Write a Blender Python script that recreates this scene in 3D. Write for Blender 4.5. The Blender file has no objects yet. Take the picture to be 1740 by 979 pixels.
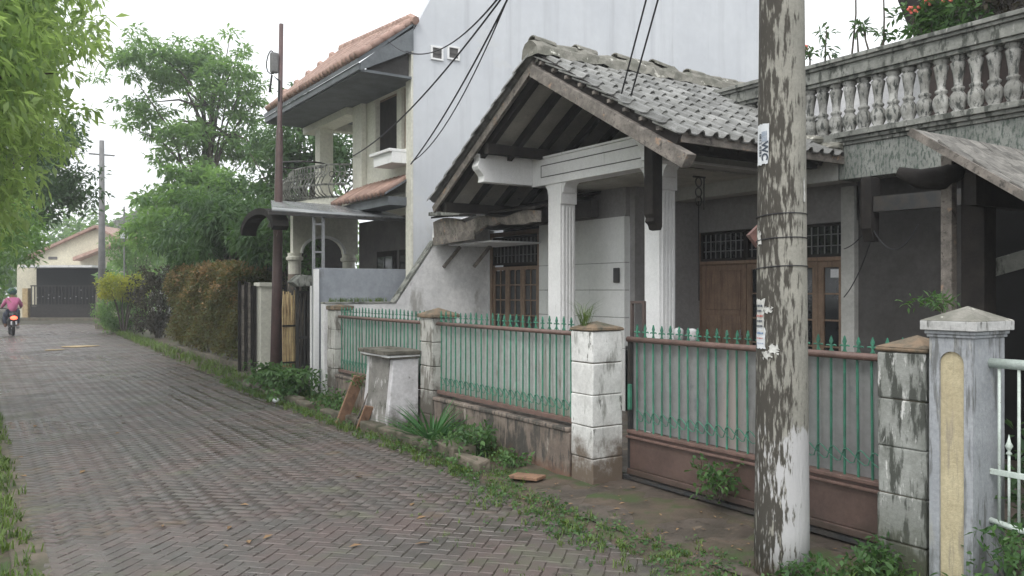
import bpy, bmesh, math, random
import numpy as np
from mathutils import Vector, Matrix
random.seed(7); rng = np.random.default_rng(7)
S = bpy.context.scene; COL = S.collection
R = math.radians
# ------------------------------------------------------------------ camera
YAW = 33.3; F = 1400.0; EYE = 1.65; HOR = 486.0
cam = bpy.data.objects.new('camera', bpy.data.cameras.new('camera')); COL.objects.link(cam)
cam.location = (0, 0, EYE); cam.rotation_euler = (R(90), 0, R(-YAW))
cam.data.sensor_width = 36; cam.data.lens = 36*F/1740
cam.data.shift_y = -(489.5-HOR)/1740*-1
cam.data.clip_start = 0.05; cam.data.clip_end = 2000
S.camera = cam
# ------------------------------------------------------------------ sky and sun (overcast, drizzle)
SUN_EL, SUN_ROT = R(52), R(240)
w = bpy.data.worlds.new('World'); S.world = w; w.use_nodes = True
nt = w.node_tree; bg = nt.nodes['Background']
sky = nt.nodes.new('ShaderNodeTexSky'); sky.sky_type = 'NISHITA'; sky.sun_disc = False
sky.sun_elevation = SUN_EL; sky.sun_rotation = SUN_ROT; sky.dust_density = 4; sky.air_density = 1
hs = nt.nodes.new('ShaderNodeHueSaturation'); hs.inputs['Saturation'].default_value = 0.12
mixw = nt.nodes.new('ShaderNodeMixRGB'); mixw.inputs[0].default_value = 0.72
mixw.inputs[2].default_value = (9.6, 9.9, 10.2, 1)
nt.links.new(sky.outputs[0], hs.inputs['Color']); nt.links.new(hs.outputs[0], mixw.inputs[1])
nt.links.new(mixw.outputs[0], bg.inputs['Color']); bg.inputs['Strength'].default_value = 0.13
sun = bpy.data.objects.new('sun', bpy.data.lights.new('sun', 'SUN')); COL.objects.link(sun)
sun.data.energy = 1.1; sun.data.angle = R(25); sun.data.color = (1, .97, .93)
sun.rotation_euler = (R(90)-SUN_EL, 0, R(180)-SUN_ROT); sun.location = (0, 0, 30)
S.view_settings.view_transform = 'Standard'; S.view_settings.look = 'None'
S.view_settings.exposure = 0.55; S.view_settings.gamma = 1

# ------------------------------------------------------------------ helpers
SY, CY = math.sin(R(YAW)), math.cos(R(YAW))
def P(px, py, X=None, Y=None, Z=None, t=None):
    """point of the place seen at a pixel of the photograph, on the plane X=, Y= or Z= (used to measure the place)"""
    a = (px-870)/F; dx = SY+CY*a; dy = CY-SY*a; dz = (HOR-py)/F
    if X is not None: t = X/dx
    elif Y is not None: t = Y/dy
    elif Z is not None: t = (Z-EYE)/dz
    return Vector((dx*t, dy*t, EYE+dz*t))
ORG = {}
def tag(o, label=None, cat=None, group=None, kind=None):
    if label: o['label'] = label
    if cat: o['category'] = cat
    if group: o['group'] = group
    if kind: o['kind'] = kind
    return o
def empty(name, loc, label=None, cat=None, group=None):
    o = bpy.data.objects.new(name, None); COL.objects.link(o); o.location = loc
    o.empty_display_size = .2; ORG[o] = Vector(loc)
    return tag(o, label, cat, group)
class MB:
    def __init__(s): s.v = []; s.f = []
    def add(s, vs, fs):
        n = len(s.v); s.v += [tuple(v) for v in vs]; s.f += [tuple(i+n for i in f) for f in fs]; return s
    def box(s, x0, y0, z0, x1, y1, z1):
        v = [(x, y, z) for x in (x0, x1) for y in (y0, y1) for z in (z0, z1)]
        return s.add(v, [(0,1,3,2),(4,6,7,5),(0,4,5,1),(2,3,7,6),(0,2,6,4),(1,5,7,3)])
    def obox(s, c, sz, M):
        c = Vector(c); v = [c + M @ Vector((x*sz[0]/2, y*sz[1]/2, z*sz[2]/2)) for x in (-1,1) for y in (-1,1) for z in (-1,1)]
        return s.add(v, [(0,1,3,2),(4,6,7,5),(0,4,5,1),(2,3,7,6),(0,2,6,4),(1,5,7,3)])
    def beam(s, p, q, w, h, up=(0,0,1)):
        p = Vector(p); q = Vector(q); d = (q-p); L = d.length; d.normalize()
        u = Vector(up); sd = d.cross(u).normalized(); u = sd.cross(d).normalized()
        M = Matrix((d, sd, u)).transposed()
        return s.obox((p+q)/2, (L, w, h), M)
    def prism(s, poly, off):
        n = len(poly); off = Vector(off); a = [Vector(p) for p in poly]; b = [p+off for p in a]
        f = [tuple(range(n))[::-1], tuple(range(n, 2*n))] + [(i, (i+1) % n, (i+1) % n+n, i+n) for i in range(n)]
        return s.add(a+b, f)
    def tube(s, pts, r, n=6, cap=True):
        pts = [Vector(p) for p in pts]; m = len(pts); vs = []
        rr = r if isinstance(r, (list, tuple)) else [r]*m
        prev = None
        for i, p in enumerate(pts):
            d = (pts[min(i+1, m-1)]-pts[max(i-1, 0)])
            d = d.normalized() if d.length > 1e-9 else Vector((0,0,1))
            if prev is None:
                u = d.orthogonal().normalized()
            else:
                u = (prev - d*prev.dot(d)); u = u.normalized() if u.length > 1e-6 else d.orthogonal().normalized()
            prev = u; vv = d.cross(u)
            for k in range(n):
                a = 2*math.pi*k/n; vs.append(p + (u*math.cos(a)+vv*math.sin(a))*rr[i])
        fs = [(i*n+k, i*n+(k+1) % n, (i+1)*n+(k+1) % n, (i+1)*n+k) for i in range(m-1) for k in range(n)]
        if cap: fs += [tuple(range(n))[::-1], tuple((m-1)*n+k for k in range(n))]
        return s.add(vs, fs)
    def lathe(s, prof, c, n=12, axis=None):
        vs = []; m = len(prof)
        for r, z in prof:
            for k in range(n):
                a = 2*math.pi*k/n; vs.append((c[0]+r*math.cos(a), c[1]+r*math.sin(a), c[2]+z))
        fs = [(i*n+k, i*n+(k+1) % n, (i+1)*n+(k+1) % n, (i+1)*n+k) for i in range(m-1) for k in range(n)]
        fs += [tuple(range(n))[::-1], tuple((m-1)*n+k for k in range(n))]
        return s.add(vs, fs)
    def sphere(s, c, r, n=8, m=6, sc=(1,1,1)):
        prof = [(max(1e-4, math.sin(math.pi*i/m))*r, -math.cos(math.pi*i/m)*r) for i in range(m+1)]
        k = len(s.v); s.lathe(prof, (0,0,0), n)
        for i in range(k, len(s.v)):
            x, y, z = s.v[i]; s.v[i] = (c[0]+x*sc[0], c[1]+y*sc[1], c[2]+z*sc[2])
        return s
    def mesh(s, name, mat, org=(0,0,0), smooth=False):
        me = bpy.data.meshes.new(name); o = Vector(org)
        me.from_pydata([tuple(Vector(v)-o) for v in s.v], [], s.f); me.validate()
        bm = bmesh.new(); bm.from_mesh(me); bmesh.ops.recalc_face_normals(bm, faces=bm.faces); bm.to_mesh(me); bm.free()
        if mat: me.materials.append(mat)
        if smooth: me.polygons.foreach_set('use_smooth', [True]*len(me.polygons))
        return me
    def build(s, name, mat, parent=None, bev=0, smooth=False, loc=None, kind=None, label=None, cat=None, group=None):
        if loc is None:
            if parent is not None: loc = ORG[parent]
            else:
                xs, ys, zs = zip(*s.v); loc = ((min(xs)+max(xs))/2, (min(ys)+max(ys))/2, min(zs))
        loc = Vector(loc)
        o = bpy.data.objects.new(name, s.mesh(name, mat, loc, smooth)); COL.objects.link(o); ORG[o] = loc
        if parent is not None: o.parent = parent; o.location = loc-ORG[parent]
        else: o.location = loc
        if bev:
            b = o.modifiers.new('bevel', 'BEVEL'); b.width = bev; b.segments = 2; b.limit_method = 'ANGLE'
        return tag(o, label, cat, group, kind)
def inst(name, me, loc, parent, rot=(0,0,0), sc=(1,1,1)):
    o = bpy.data.objects.new(name, me); COL.objects.link(o); loc = Vector(loc); ORG[o] = loc
    o.parent = parent; o.location = loc-ORG[parent]; o.rotation_euler = rot; o.scale = sc
    return o
def npmesh(name, V, Fc, mat, nv=4, attr=None):
    me = bpy.data.meshes.new(name); V = np.asarray(V, dtype=np.float32); Fc = np.asarray(Fc, dtype=np.int32)
    me.vertices.add(len(V)); me.vertices.foreach_set('co', V.ravel())
    me.loops.add(Fc.size); me.loops.foreach_set('vertex_index', Fc.ravel())
    k = Fc.shape[1]; me.polygons.add(len(Fc))
    me.polygons.foreach_set('loop_start', np.arange(len(Fc), dtype=np.int32)*k)
    if attr is not None:
        a = me.attributes.new('tint', 'FLOAT', 'POINT'); a.data.foreach_set('value', np.asarray(attr, dtype=np.float32))
    me.update(calc_edges=True); me.validate()
    if mat: me.materials.append(mat)
    return me
# ------------------------------------------------------------------ materials
def node(nt, t, **k):
    n = nt.nodes.new(t)
    for a, b in k.items(): setattr(n, a, b)
    return n
def setin(n, k, v):
    if isinstance(v, tuple) and len(v) == 3 and n.inputs[k].type == 'RGBA': v = (*v, 1)
    n.inputs[k].default_value = v
def rgb(*a): return (*a, 1)
def noise(nt, vec, scale, detail=5, rough=.6):
    n = node(nt, 'ShaderNodeTexNoise'); n.inputs['Scale'].default_value = scale
    n.inputs['Detail'].default_value = detail; n.inputs['Roughness'].default_value = rough
    nt.links.new(vec, n.inputs['Vector']); return n.outputs['Fac']
def ramp(nt, fac, lo, hi):
    n = node(nt, 'ShaderNodeMapRange'); n.interpolation_type = 'SMOOTHSTEP'
    n.inputs['From Min'].default_value = lo; n.inputs['From Max'].default_value = hi
    nt.links.new(fac, n.inputs['Value']); return n.outputs['Result']
def mixc(nt, fac, a, b, mode='MIX'):
    n = node(nt, 'ShaderNodeMixRGB'); n.blend_type = mode
    for i, x in ((0, fac), (1, a), (2, b)):
        if hasattr(x, 'is_linked'): nt.links.new(x, n.inputs[i])
        else: n.inputs[i].default_value = x if i == 0 else (*x[:3], 1)
    return n.outputs[0]
def math_(nt, op, a, b=0.0, c=0.0):
    n = node(nt, 'ShaderNodeMath'); n.operation = op
    for i, x in enumerate((a, b, c)):
        if hasattr(x, 'is_linked'): nt.links.new(x, n.inputs[i])
        else: n.inputs[i].default_value = x
    return n.outputs[0]
def vscale(nt, vec, s, rot=(0,0,0)):
    n = node(nt, 'ShaderNodeMapping'); n.inputs['Scale'].default_value = s; n.inputs['Rotation'].default_value = rot
    nt.links.new(vec, n.inputs['Vector']); return n.outputs[0]
def mat(name, c1, c2=None, scale=4, rough=.8, bump=.15, bscale=40, streaks=(), base=None, rand=0, spec=.4, metal=0, th=(.35, .65), coords='pos', rvar=0, puddle=0, fine_=.55, attr=0):
    m = bpy.data.materials.new(name); m.use_nodes = True; nt = m.node_tree; b = nt.nodes['Principled BSDF']
    g = node(nt, 'ShaderNodeNewGeometry'); pos = g.outputs['Position']
    if coords == 'obj': pos = node(nt, 'ShaderNodeTexCoord').outputs['Object']
    oi = node(nt, 'ShaderNodeObjectInfo')
    c2 = c2 or tuple(x*.8 for x in c1)
    col = mixc(nt, ramp(nt, noise(nt, pos, scale), *th), c1, c2)
    fine = noise(nt, pos, scale*9, 4, .7)
    col = mixc(nt, fine_, col, mixc(nt, ramp(nt, fine, .2, .8), (.72,.72,.72), (1.22,1.22,1.22)), 'MULTIPLY')
    for (sc, lo, hi, c, rot) in streaks:   # stains with a shape of their own, plus the gate sheet's painted reflection
        col = mixc(nt, ramp(nt, noise(nt, vscale(nt, pos, sc, rot), 1, 6, .65), lo, hi), col, c)
    if base:
        z0, z1, c = base
        sep = node(nt, 'ShaderNodeSeparateXYZ'); nt.links.new(pos, sep.inputs[0])
        n2 = noise(nt, pos, 5, 5, .7)
        zz = math_(nt, 'ADD', sep.outputs['Z'], math_(nt, 'MULTIPLY', math_(nt, 'SUBTRACT', n2, .5), (z1-z0)*2.4))
        col = mixc(nt, ramp(nt, zz, z1, z0) if False else math_(nt, 'SUBTRACT', 1.0, ramp(nt, zz, z0, z1)), col, c)
    if attr:
        at = node(nt, 'ShaderNodeAttribute'); at.attribute_name = 'tint'
        cb = node(nt, 'ShaderNodeCombineXYZ'); f = math_(nt, 'MULTIPLY_ADD', at.outputs['Fac'], .36, .82)
        for i in range(3): nt.links.new(f, cb.inputs[i])
        col = mixc(nt, 1.0, col, cb.outputs[0], 'MULTIPLY')
    if rand:
        f = math_(nt, 'MULTIPLY_ADD', oi.outputs['Random'], 2*rand, 1-rand)
        cb = node(nt, 'ShaderNodeCombineXYZ')
        for i in range(3): nt.links.new(f, cb.inputs[i])
        col = mixc(nt, 1.0, col, cb.outputs[0], 'MULTIPLY')
    nt.links.new(col, b.inputs['Base Color'])
    b.inputs['Specular IOR Level'].default_value = spec; b.inputs['Metallic'].default_value = metal
    if rvar:
        rr_ = math_(nt, 'MULTIPLY_ADD', ramp(nt, noise(nt, pos, scale*.7), .35, .65), rvar, rough-rvar/2)
        if puddle: rr_ = math_(nt, 'MULTIPLY', rr_, math_(nt, 'SUBTRACT', 1.0, math_(nt, 'MULTIPLY', ramp(nt, noise(nt, vscale(nt, pos, (1.0, .55, 1)), puddle, 4, .55), .50, .60), .72)))
        nt.links.new(rr_, b.inputs['Roughness'])
    else: b.inputs['Roughness'].default_value = rough
    if bump:
        bn = node(nt, 'ShaderNodeBump'); bn.inputs['Strength'].default_value = bump; bn.inputs['Distance'].default_value = .01
        nt.links.new(noise(nt, pos, bscale, 5, .65), bn.inputs['Height']); nt.links.new(bn.outputs[0], b.inputs['Normal'])
    return m
def leafmat(name, dark, light, trans=.35, rough=.5, mid=None):
    m = bpy.data.materials.new(name); m.use_nodes = True; nt = m.node_tree; b = nt.nodes['Principled BSDF']
    at = node(nt, 'ShaderNodeAttribute'); at.attribute_name = 'tint'
    g = node(nt, 'ShaderNodeNewGeometry')
    f = math_(nt, 'ADD', math_(nt, 'MULTIPLY', at.outputs['Fac'], .8), math_(nt, 'MULTIPLY', noise(nt, g.outputs['Position'], 2.5), .2))
    col = mixc(nt, f, dark, light) if not mid else mixc(nt, ramp(nt, f, .5, 1.0), mixc(nt, ramp(nt, f, 0, .4), dark, mid), light)
    nt.links.new(col, b.inputs['Base Color'])
    b.inputs['Roughness'].default_value = rough; b.inputs['Specular IOR Level'].default_value = .35
    tr = node(nt, 'ShaderNodeBsdfTranslucent'); nt.links.new(mixc(nt, .6, col, (min(1, light[0]*1.6), min(1, light[1]*1.7), light[2]), 'MIX'), tr.inputs[0])
    mx = node(nt, 'ShaderNodeMixShader'); mx.inputs[0].default_value = trans
    nt.links.new(b.outputs[0], mx.inputs[1]); nt.links.new(tr.outputs[0], mx.inputs[2])
    nt.links.new(mx.outputs[0], nt.nodes['Material Output'].inputs[0])
    return m
V3 = (0, 0, 0)
M = {}
M['soil'] = mat('soil', (.10,.075,.055), (.06,.05,.035), 3, .85, .6, 25, streaks=[((2.2,2.2,2.2), .48, .62, (.05,.07,.025), V3)])
M['joint'] = mat('joint', (.062,.050,.043), (.06,.062,.036), 6, .9, .4, 60)
PST = [((1.1,1.1,1.1), .54, .66, (.09,.088,.062), V3), ((.9,.9,.9), .58, .70, (.11,.078,.052), V3), ((5,5,5), .56, .68, (.05,.045,.036), V3), ((14,14,14), .60, .70, (.15,.13,.12), V3)]
M['paver'] = mat('paver', (.102,.076,.069), (.082,.075,.068), 1.6, .43, .3, 90, rand=.11, rvar=.25, spec=.5, puddle=.45, streaks=PST)
M['paver_far'] = mat('paver_far', (.102,.076,.069), (.082,.075,.068), 1.6, .43, .3, 90, attr=1, rvar=.25, spec=.5, puddle=.45, streaks=PST)
M['apron'] = mat('apron', (.105,.085,.07), (.065,.055,.045), 2.2, .5, .5, 30, rvar=.3, streaks=[((3,3,3), .55, .68, (.05,.06,.032), V3), ((4,9,4), .58, .66, (.17,.135,.10), V3), ((12,12,12), .56, .64, (.045,.038,.03), V3)])
M['kerb'] = mat('kerb', (.14,.115,.09), (.07,.07,.045), 5, .8, .8, 30, rand=.15)
M['whiteblock'] = mat('whiteblock', (.70,.70,.68), (.56,.56,.54), 4, .75, .3, 50, rand=.05,
    streaks=[((9,9,2.2), .52, .66, (.26,.26,.24), V3), ((14,14,4), .6, .68, (.09,.09,.08), V3)], base=(.10,.5,(.13,.10,.075)))
M['oldblock'] = mat('oldblock', (.34,.35,.33), (.22,.23,.21), 5, .8, .4, 50, rand=.06,
    streaks=[((16,16,3.5), .47, .58, (.07,.075,.065), V3), ((20,20,5), .58, .66, (.6,.6,.58), V3)], base=(.05,.5,(.07,.075,.05)))
M['midblock'] = mat('midblock', (.50,.49,.46), (.38,.38,.35), 5, .8, .4, 50, rand=.06,
    streaks=[((12,12,3), .5, .62, (.17,.16,.14), V3)], base=(.25,.75,(.10,.09,.075)))
M['terracap'] = mat('terracap', (.23,.165,.11), (.11,.10,.075), 9, .85, .7, 40, streaks=[((9,9,9), .58, .66, (.07,.075,.05), V3)])
M['dirtywall'] = mat('dirtywall', (.22,.18,.15), (.15,.12,.10), 3, .85, .6, 30, rand=.03,
    streaks=[((6,6,2.5), .46, .60, (.065,.06,.052), V3), ((22,22,3), .54, .62, (.06,.055,.05), V3), ((14,14,3), .62, .70, (.34,.31,.27), V3)], base=(-.05,.14,(.16,.09,.06)))
M['bin'] = mat('bin', (.55,.54,.55), (.46,.45,.46), 3, .8, .3, 40, streaks=[((3,3,3), .62, .66, (.17,.165,.15), V3)], base=(.05,.45,(.14,.13,.12)))
M['bincap'] = mat('bincap', (.16,.15,.125), (.08,.075,.06), 7, .9, .8, 35)
M['green'] = mat('green', (.055,.215,.14), (.04,.14,.095), 12, .5, .2, 80, rand=.15, streaks=[((20,20,20), .66, .75, (.12,.07,.04), V3)])
M['sheetgreen'] = mat('sheetgreen', (.36,.40,.375), (.34,.35,.335), 2, .45, .05, 30, streaks=[((6,6,.8), .52, .72, (.28,.285,.25), V3), ((12,12,1.5), .62, .70, (.20,.19,.15), V3)], base=(.45,.75,(.23,.25,.20)))
M['sheetgrey'] = mat('sheetgrey', (.235,.245,.24), (.20,.195,.195), 1.5, .5, .05, 30, streaks=[((2.4,2.4,.5), .50, .70, (.30,.265,.245), V3), ((9,9,.8), .60, .70, (.15,.145,.14), V3), ((2.,2.,1.4), .60, .7, (.13,.14,.15), V3)])  # the pinkish beige streak paints a reflection into the sheet's colour
M['rail'] = mat('rail', (.17,.105,.088), (.12,.078,.065), 15, .45, .3, 80, streaks=[((30,30,30), .62, .7, (.3,.2,.16), V3)])
M['gatepanel'] = mat('gatepanel', (.115,.076,.064), (.085,.056,.048), 3, .45, .15, 40, streaks=[((8,8,1.2), .58, .75, (.10,.06,.05), V3)], base=(.0,.18,(.06,.045,.035)))
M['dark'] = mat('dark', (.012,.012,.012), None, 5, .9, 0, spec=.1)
M['blackmetal'] = mat('blackmetal', (.03,.032,.034), (.05,.045,.04), 9, .5, .1)
M['whitewall'] = mat('whitewall', (.60,.60,.60), (.52,.52,.53), 2, .8, .12, 40, streaks=[((2.5,2.5,1), .60, .75, (.36,.36,.36), V3)])
M['siding'] = mat('siding', (.70,.71,.695), (.65,.66,.645), 2, .7, .08, 40, fine_=.25, rand=.02, streaks=[((5,5,.8), .6, .8, (.42,.42,.41), V3)])
M['partywall'] = mat('partywall', (.74,.735,.73), (.60,.60,.60), 1.6, .85, .25, 30, streaks=[((3,3,1.2), .58, .72, (.36,.35,.33), V3)])
M['trimwhite'] = mat('trimwhite', (.80,.80,.795), (.75,.75,.745), 3, .65, .1, 50, fine_=.25, streaks=[((14,14,1.5), .60, .74, (.50,.50,.48), V3)])
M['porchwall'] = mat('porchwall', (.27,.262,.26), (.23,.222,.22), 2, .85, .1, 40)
M['beamgrey'] = mat('beamgrey', (.42,.42,.40), (.36,.36,.34), 2, .85, .15, 40, streaks=[((8,8,1), .6, .75, (.3,.3,.27), V3)])
M['tallwall'] = mat('tallwall', (.60,.62,.645), (.55,.57,.60), .6, .85, .08, 30, fine_=.14, streaks=[((3.5,3.5,.16), .48, .80, (.46,.475,.50), V3), ((9,9,.35), .60, .80, (.45,.465,.48), V3), ((.9,.9,1.3), .62, .635, (.57,.585,.60), V3)])
M['greywall'] = mat('greywall', (.30,.32,.35), (.26,.28,.31), 1.2, .85, .1, 30, streaks=[((3,3,1), .6, .7, (.2,.21,.22), V3)])
M['cream'] = mat('cream', (.66,.65,.57), (.60,.59,.52), 2, .75, .1, 40, streaks=[((9,9,1), .62, .8, (.48,.47,.40), V3)])
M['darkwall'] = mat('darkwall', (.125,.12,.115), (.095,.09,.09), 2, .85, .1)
M['wood'] = mat('wood', (.25,.175,.125), (.19,.13,.09), 6, .6, .2, 60, streaks=[((30,30,2), .5, .7, (.13,.085,.06), V3)])
M['doorwood'] = mat('doorwood', (.27,.185,.13), (.21,.14,.10), 5, .55, .15, 60, streaks=[((25,25,1.5), .5, .7, (.15,.09,.065), V3)])
M['oldwood'] = mat('oldwood', (.23,.205,.18), (.12,.108,.095), 8, .85, .5, 60, streaks=[((7,30,30), .52, .66, (.09,.08,.07), V3), ((5,5,5), .60, .66, (.30,.21,.15), V3), ((6,6,6), .6, .68, (.06,.055,.05), V3)])
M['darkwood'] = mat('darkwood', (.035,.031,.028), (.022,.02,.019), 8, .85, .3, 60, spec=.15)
M['darkwood2'] = mat('darkwood2', (.095,.07,.062), (.07,.055,.05), 5, .8, .2)
M['capwhite'] = mat('capwhite', (.52,.52,.51), (.40,.40,.39), 6, .8, .4, 50, streaks=[((30,30,5), .54, .64, (.14,.14,.13), V3)])
M['shadewall'] = mat('shadewall', (.085,.082,.08), (.065,.062,.06), 2, .9, .1, 40, spec=.15)  # wall grey darkened so the colour carries the recess's shade
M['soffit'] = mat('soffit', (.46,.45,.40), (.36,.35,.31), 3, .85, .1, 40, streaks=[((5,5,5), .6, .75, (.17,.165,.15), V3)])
M['tile'] = mat('tile', (.21,.21,.20), (.13,.13,.12), 6, .34, .35, 70, rand=.34, spec=.6, rvar=.2, streaks=[((12,12,12), .58, .68, (.10,.10,.09), V3)])
M['ridge'] = mat('ridge', (.25,.24,.21), (.14,.14,.115), 6, .85, .8, 30, streaks=[((7,7,7), .60, .66, (.55,.54,.48), V3)])
M['oldcon'] = mat('oldcon', (.27,.275,.25), (.16,.165,.15), 4, .85, .5, 40, rand=.05, streaks=[((10,10,4), .50, .60, (.07,.075,.065), V3), ((12,12,4), .62, .70, (.46,.46,.42), V3)])
M['mosscon'] = mat('mosscon', (.25,.26,.24), (.17,.182,.167), 3, .9, .5, 40, streaks=[((40,40,13), .48, .60, (.08,.10,.085), V3), ((6,6,3), .60, .72, (.12,.15,.12), V3)])
M['baluster'] = mat('baluster', (.36,.36,.34), (.22,.22,.20), 8, .85, .4, 60, rand=.2, streaks=[((26,26,8), .50, .62, (.06,.065,.06), V3)])
M['orange'] = mat('orange', (.40,.27,.22), (.30,.19,.155), 6, .6, .3, 60, rand=.15)  # tile orange paled, lens flare put into the colour
M['bluefascia'] = mat('bluefascia', (.15,.165,.175), (.11,.12,.13), 3, .7, .1)
M['metalroof'] = mat('metalroof', (.30,.31,.32), (.22,.23,.24), 2, .25, .1, 20, spec=.7)
M['glass'] = mat('glass', (.02,.022,.025), None, 3, .08, 0, spec=.6)
M['lilac'] = mat('lilac', (.35,.365,.385), (.29,.305,.325), 4, .8, .3, 50, streaks=[((20,20,2.5), .50, .62, (.15,.155,.155), V3), ((7,7,2), .58, .7, (.40,.40,.37), V3)], base=(-.05,.45,(.14,.15,.15)))
M['yellow'] = mat('yellow', (.50,.44,.29), (.43,.37,.24), 5, .8, .5, 60, streaks=[((26,26,2.5), .52, .64, (.33,.29,.21), V3), ((22,22,2.2), .60, .68, (.40,.34,.24), V3), ((5,5,1.5), .62, .75, (.46,.30,.16), V3)])
M['mintmetal'] = mat('mintmetal', (.56,.62,.58), (.48,.55,.50), 9, .45, .2, 60, streaks=[((25,25,25), .62, .7, (.24,.22,.18), V3)])
M['shingle'] = mat('shingle', (.23,.22,.20), (.13,.125,.115), 14, .7, .5, 50, rand=.25)
M['brownpole'] = mat('brownpole', (.12,.075,.072), (.09,.06,.058), 4, .5, .2, 60, streaks=[((12,12,3), .66, .72, (.3,.24,.22), V3)])
M['greypole'] = mat('greypole', (.2,.2,.2), None, 4, .8, .2)
M['binside'] = mat('binside', (.24,.23,.215), (.17,.165,.15), 4, .85, .5, 40, streaks=[((5,5,3), .56, .62, (.42,.41,.40), V3), ((8,8,8), .6, .68, (.08,.08,.065), V3)])
M['bamboo'] = mat('bamboo', (.42,.32,.17), (.30,.21,.11), 6, .6, .2, 60, rand=.3, streaks=[((40,40,5), .6, .7, (.14,.10,.06), V3)])
M['bark'] = mat('bark', (.10,.085,.07), (.06,.05,.04), 8, .9, .8, 40)
M['paper'] = mat('paper', (.66,.68,.70), (.58,.60,.62), 25, .7, .2, 60)
M['tub'] = mat('tub', (.42,.42,.42), (.30,.29,.29), 18, .7, .2, 60)
M['torn'] = mat('torn', (.60,.60,.57), (.45,.45,.42), 40, .8, .3, 60)
M['ink'] = mat('ink', (.06,.075,.10), None, 20, .7, 0)
M['inkgrey'] = mat('inkgrey', (.26,.31,.38), (.34,.38,.44), 60, .7, 0)
M['inkblue'] = mat('inkblue', (.12,.22,.40), None, 20, .7, 0)
M['inkred'] = mat('inkred', (.45,.12,.10), None, 20, .7, 0)
M['cable'] = mat('cable', (.03,.03,.035), None, 5, .6, 0)
M['pink'] = mat('pink', (.50,.14,.27), (.42,.11,.22), 8, .8, .2, 40)
M['skin'] = mat('skin', (.30,.17,.11), None, 8, .6, 0)
M['jeans'] = mat('jeans', (.04,.05,.08), None, 8, .8, .1)
M['blackplastic'] = mat('blackplastic', (.02,.02,.022), None, 6, .4, 0)
M['helmet'] = mat('helmet', (.03,.09,.08), None, 6, .25, 0)
M['tyre'] = mat('tyre', (.02,.02,.02), None, 6, .8, .2)
M['rust'] = mat('rust', (.24,.13,.11), (.15,.09,.08), 12, .7, .3)
M['silver'] = mat('silver', (.45,.46,.48), None, 5, .35, 0, metal=.6)
M['plank'] = mat('plank', (.27,.16,.10), (.19,.11,.07), 7, .8, .4, 60, streaks=[((20,20,3), .55, .68, (.13,.08,.055), V3)])
M['farhouse'] = mat('farhouse', (.58,.54,.42), (.5,.47,.37), 1, .8, .1)
M['flower'] = mat('flower', (.65,.10,.08), (.7,.2,.14), 20, .6, 0)
M['deadleaf'] = mat('deadleaf', (.26,.17,.09), (.20,.12,.06), 3, .8, .2, rand=.35, coords='pos')
def emis(name, c, s):
    m = bpy.data.materials.new(name); m.use_nodes = True; b = m.node_tree.nodes['Principled BSDF']
    b.inputs['Base Color'].default_value = (*c, 1); b.inputs['Emission Color'].default_value = (*c, 1); b.inputs['Emission Strength'].default_value = s; return m
M['taillight'] = emis('taillight', (1, .08, .04), 4)
M['leaf_bright'] = leafmat('leaf_bright', (.07,.14,.05), (.36,.47,.19), .55)
M['leaf_mid'] = leafmat('leaf_mid', (.045,.105,.05), (.20,.32,.11), .5)
M['leaf_dark'] = leafmat('leaf_dark', (.018,.046,.024), (.095,.17,.065), .35)
M['leaf_hedge'] = leafmat('leaf_hedge', (.022,.034,.014), (.38,.23,.12), .25, mid=(.07,.11,.038))
M['leaf_hedge2'] = leafmat('leaf_hedge2', (.02,.02,.015), (.06,.05,.03), .2)
M['leaf_yellow'] = leafmat('leaf_yellow', (.12,.18,.03), (.52,.50,.05), .3)
M['grass'] = leafmat('grass', (.035,.07,.02), (.15,.22,.05), .3)
M['weed'] = leafmat('weed', (.02,.06,.02), (.10,.19,.06), .3)
M['spiky'] = leafmat('spiky', (.02,.07,.025), (.08,.20,.07), .3)
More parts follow.
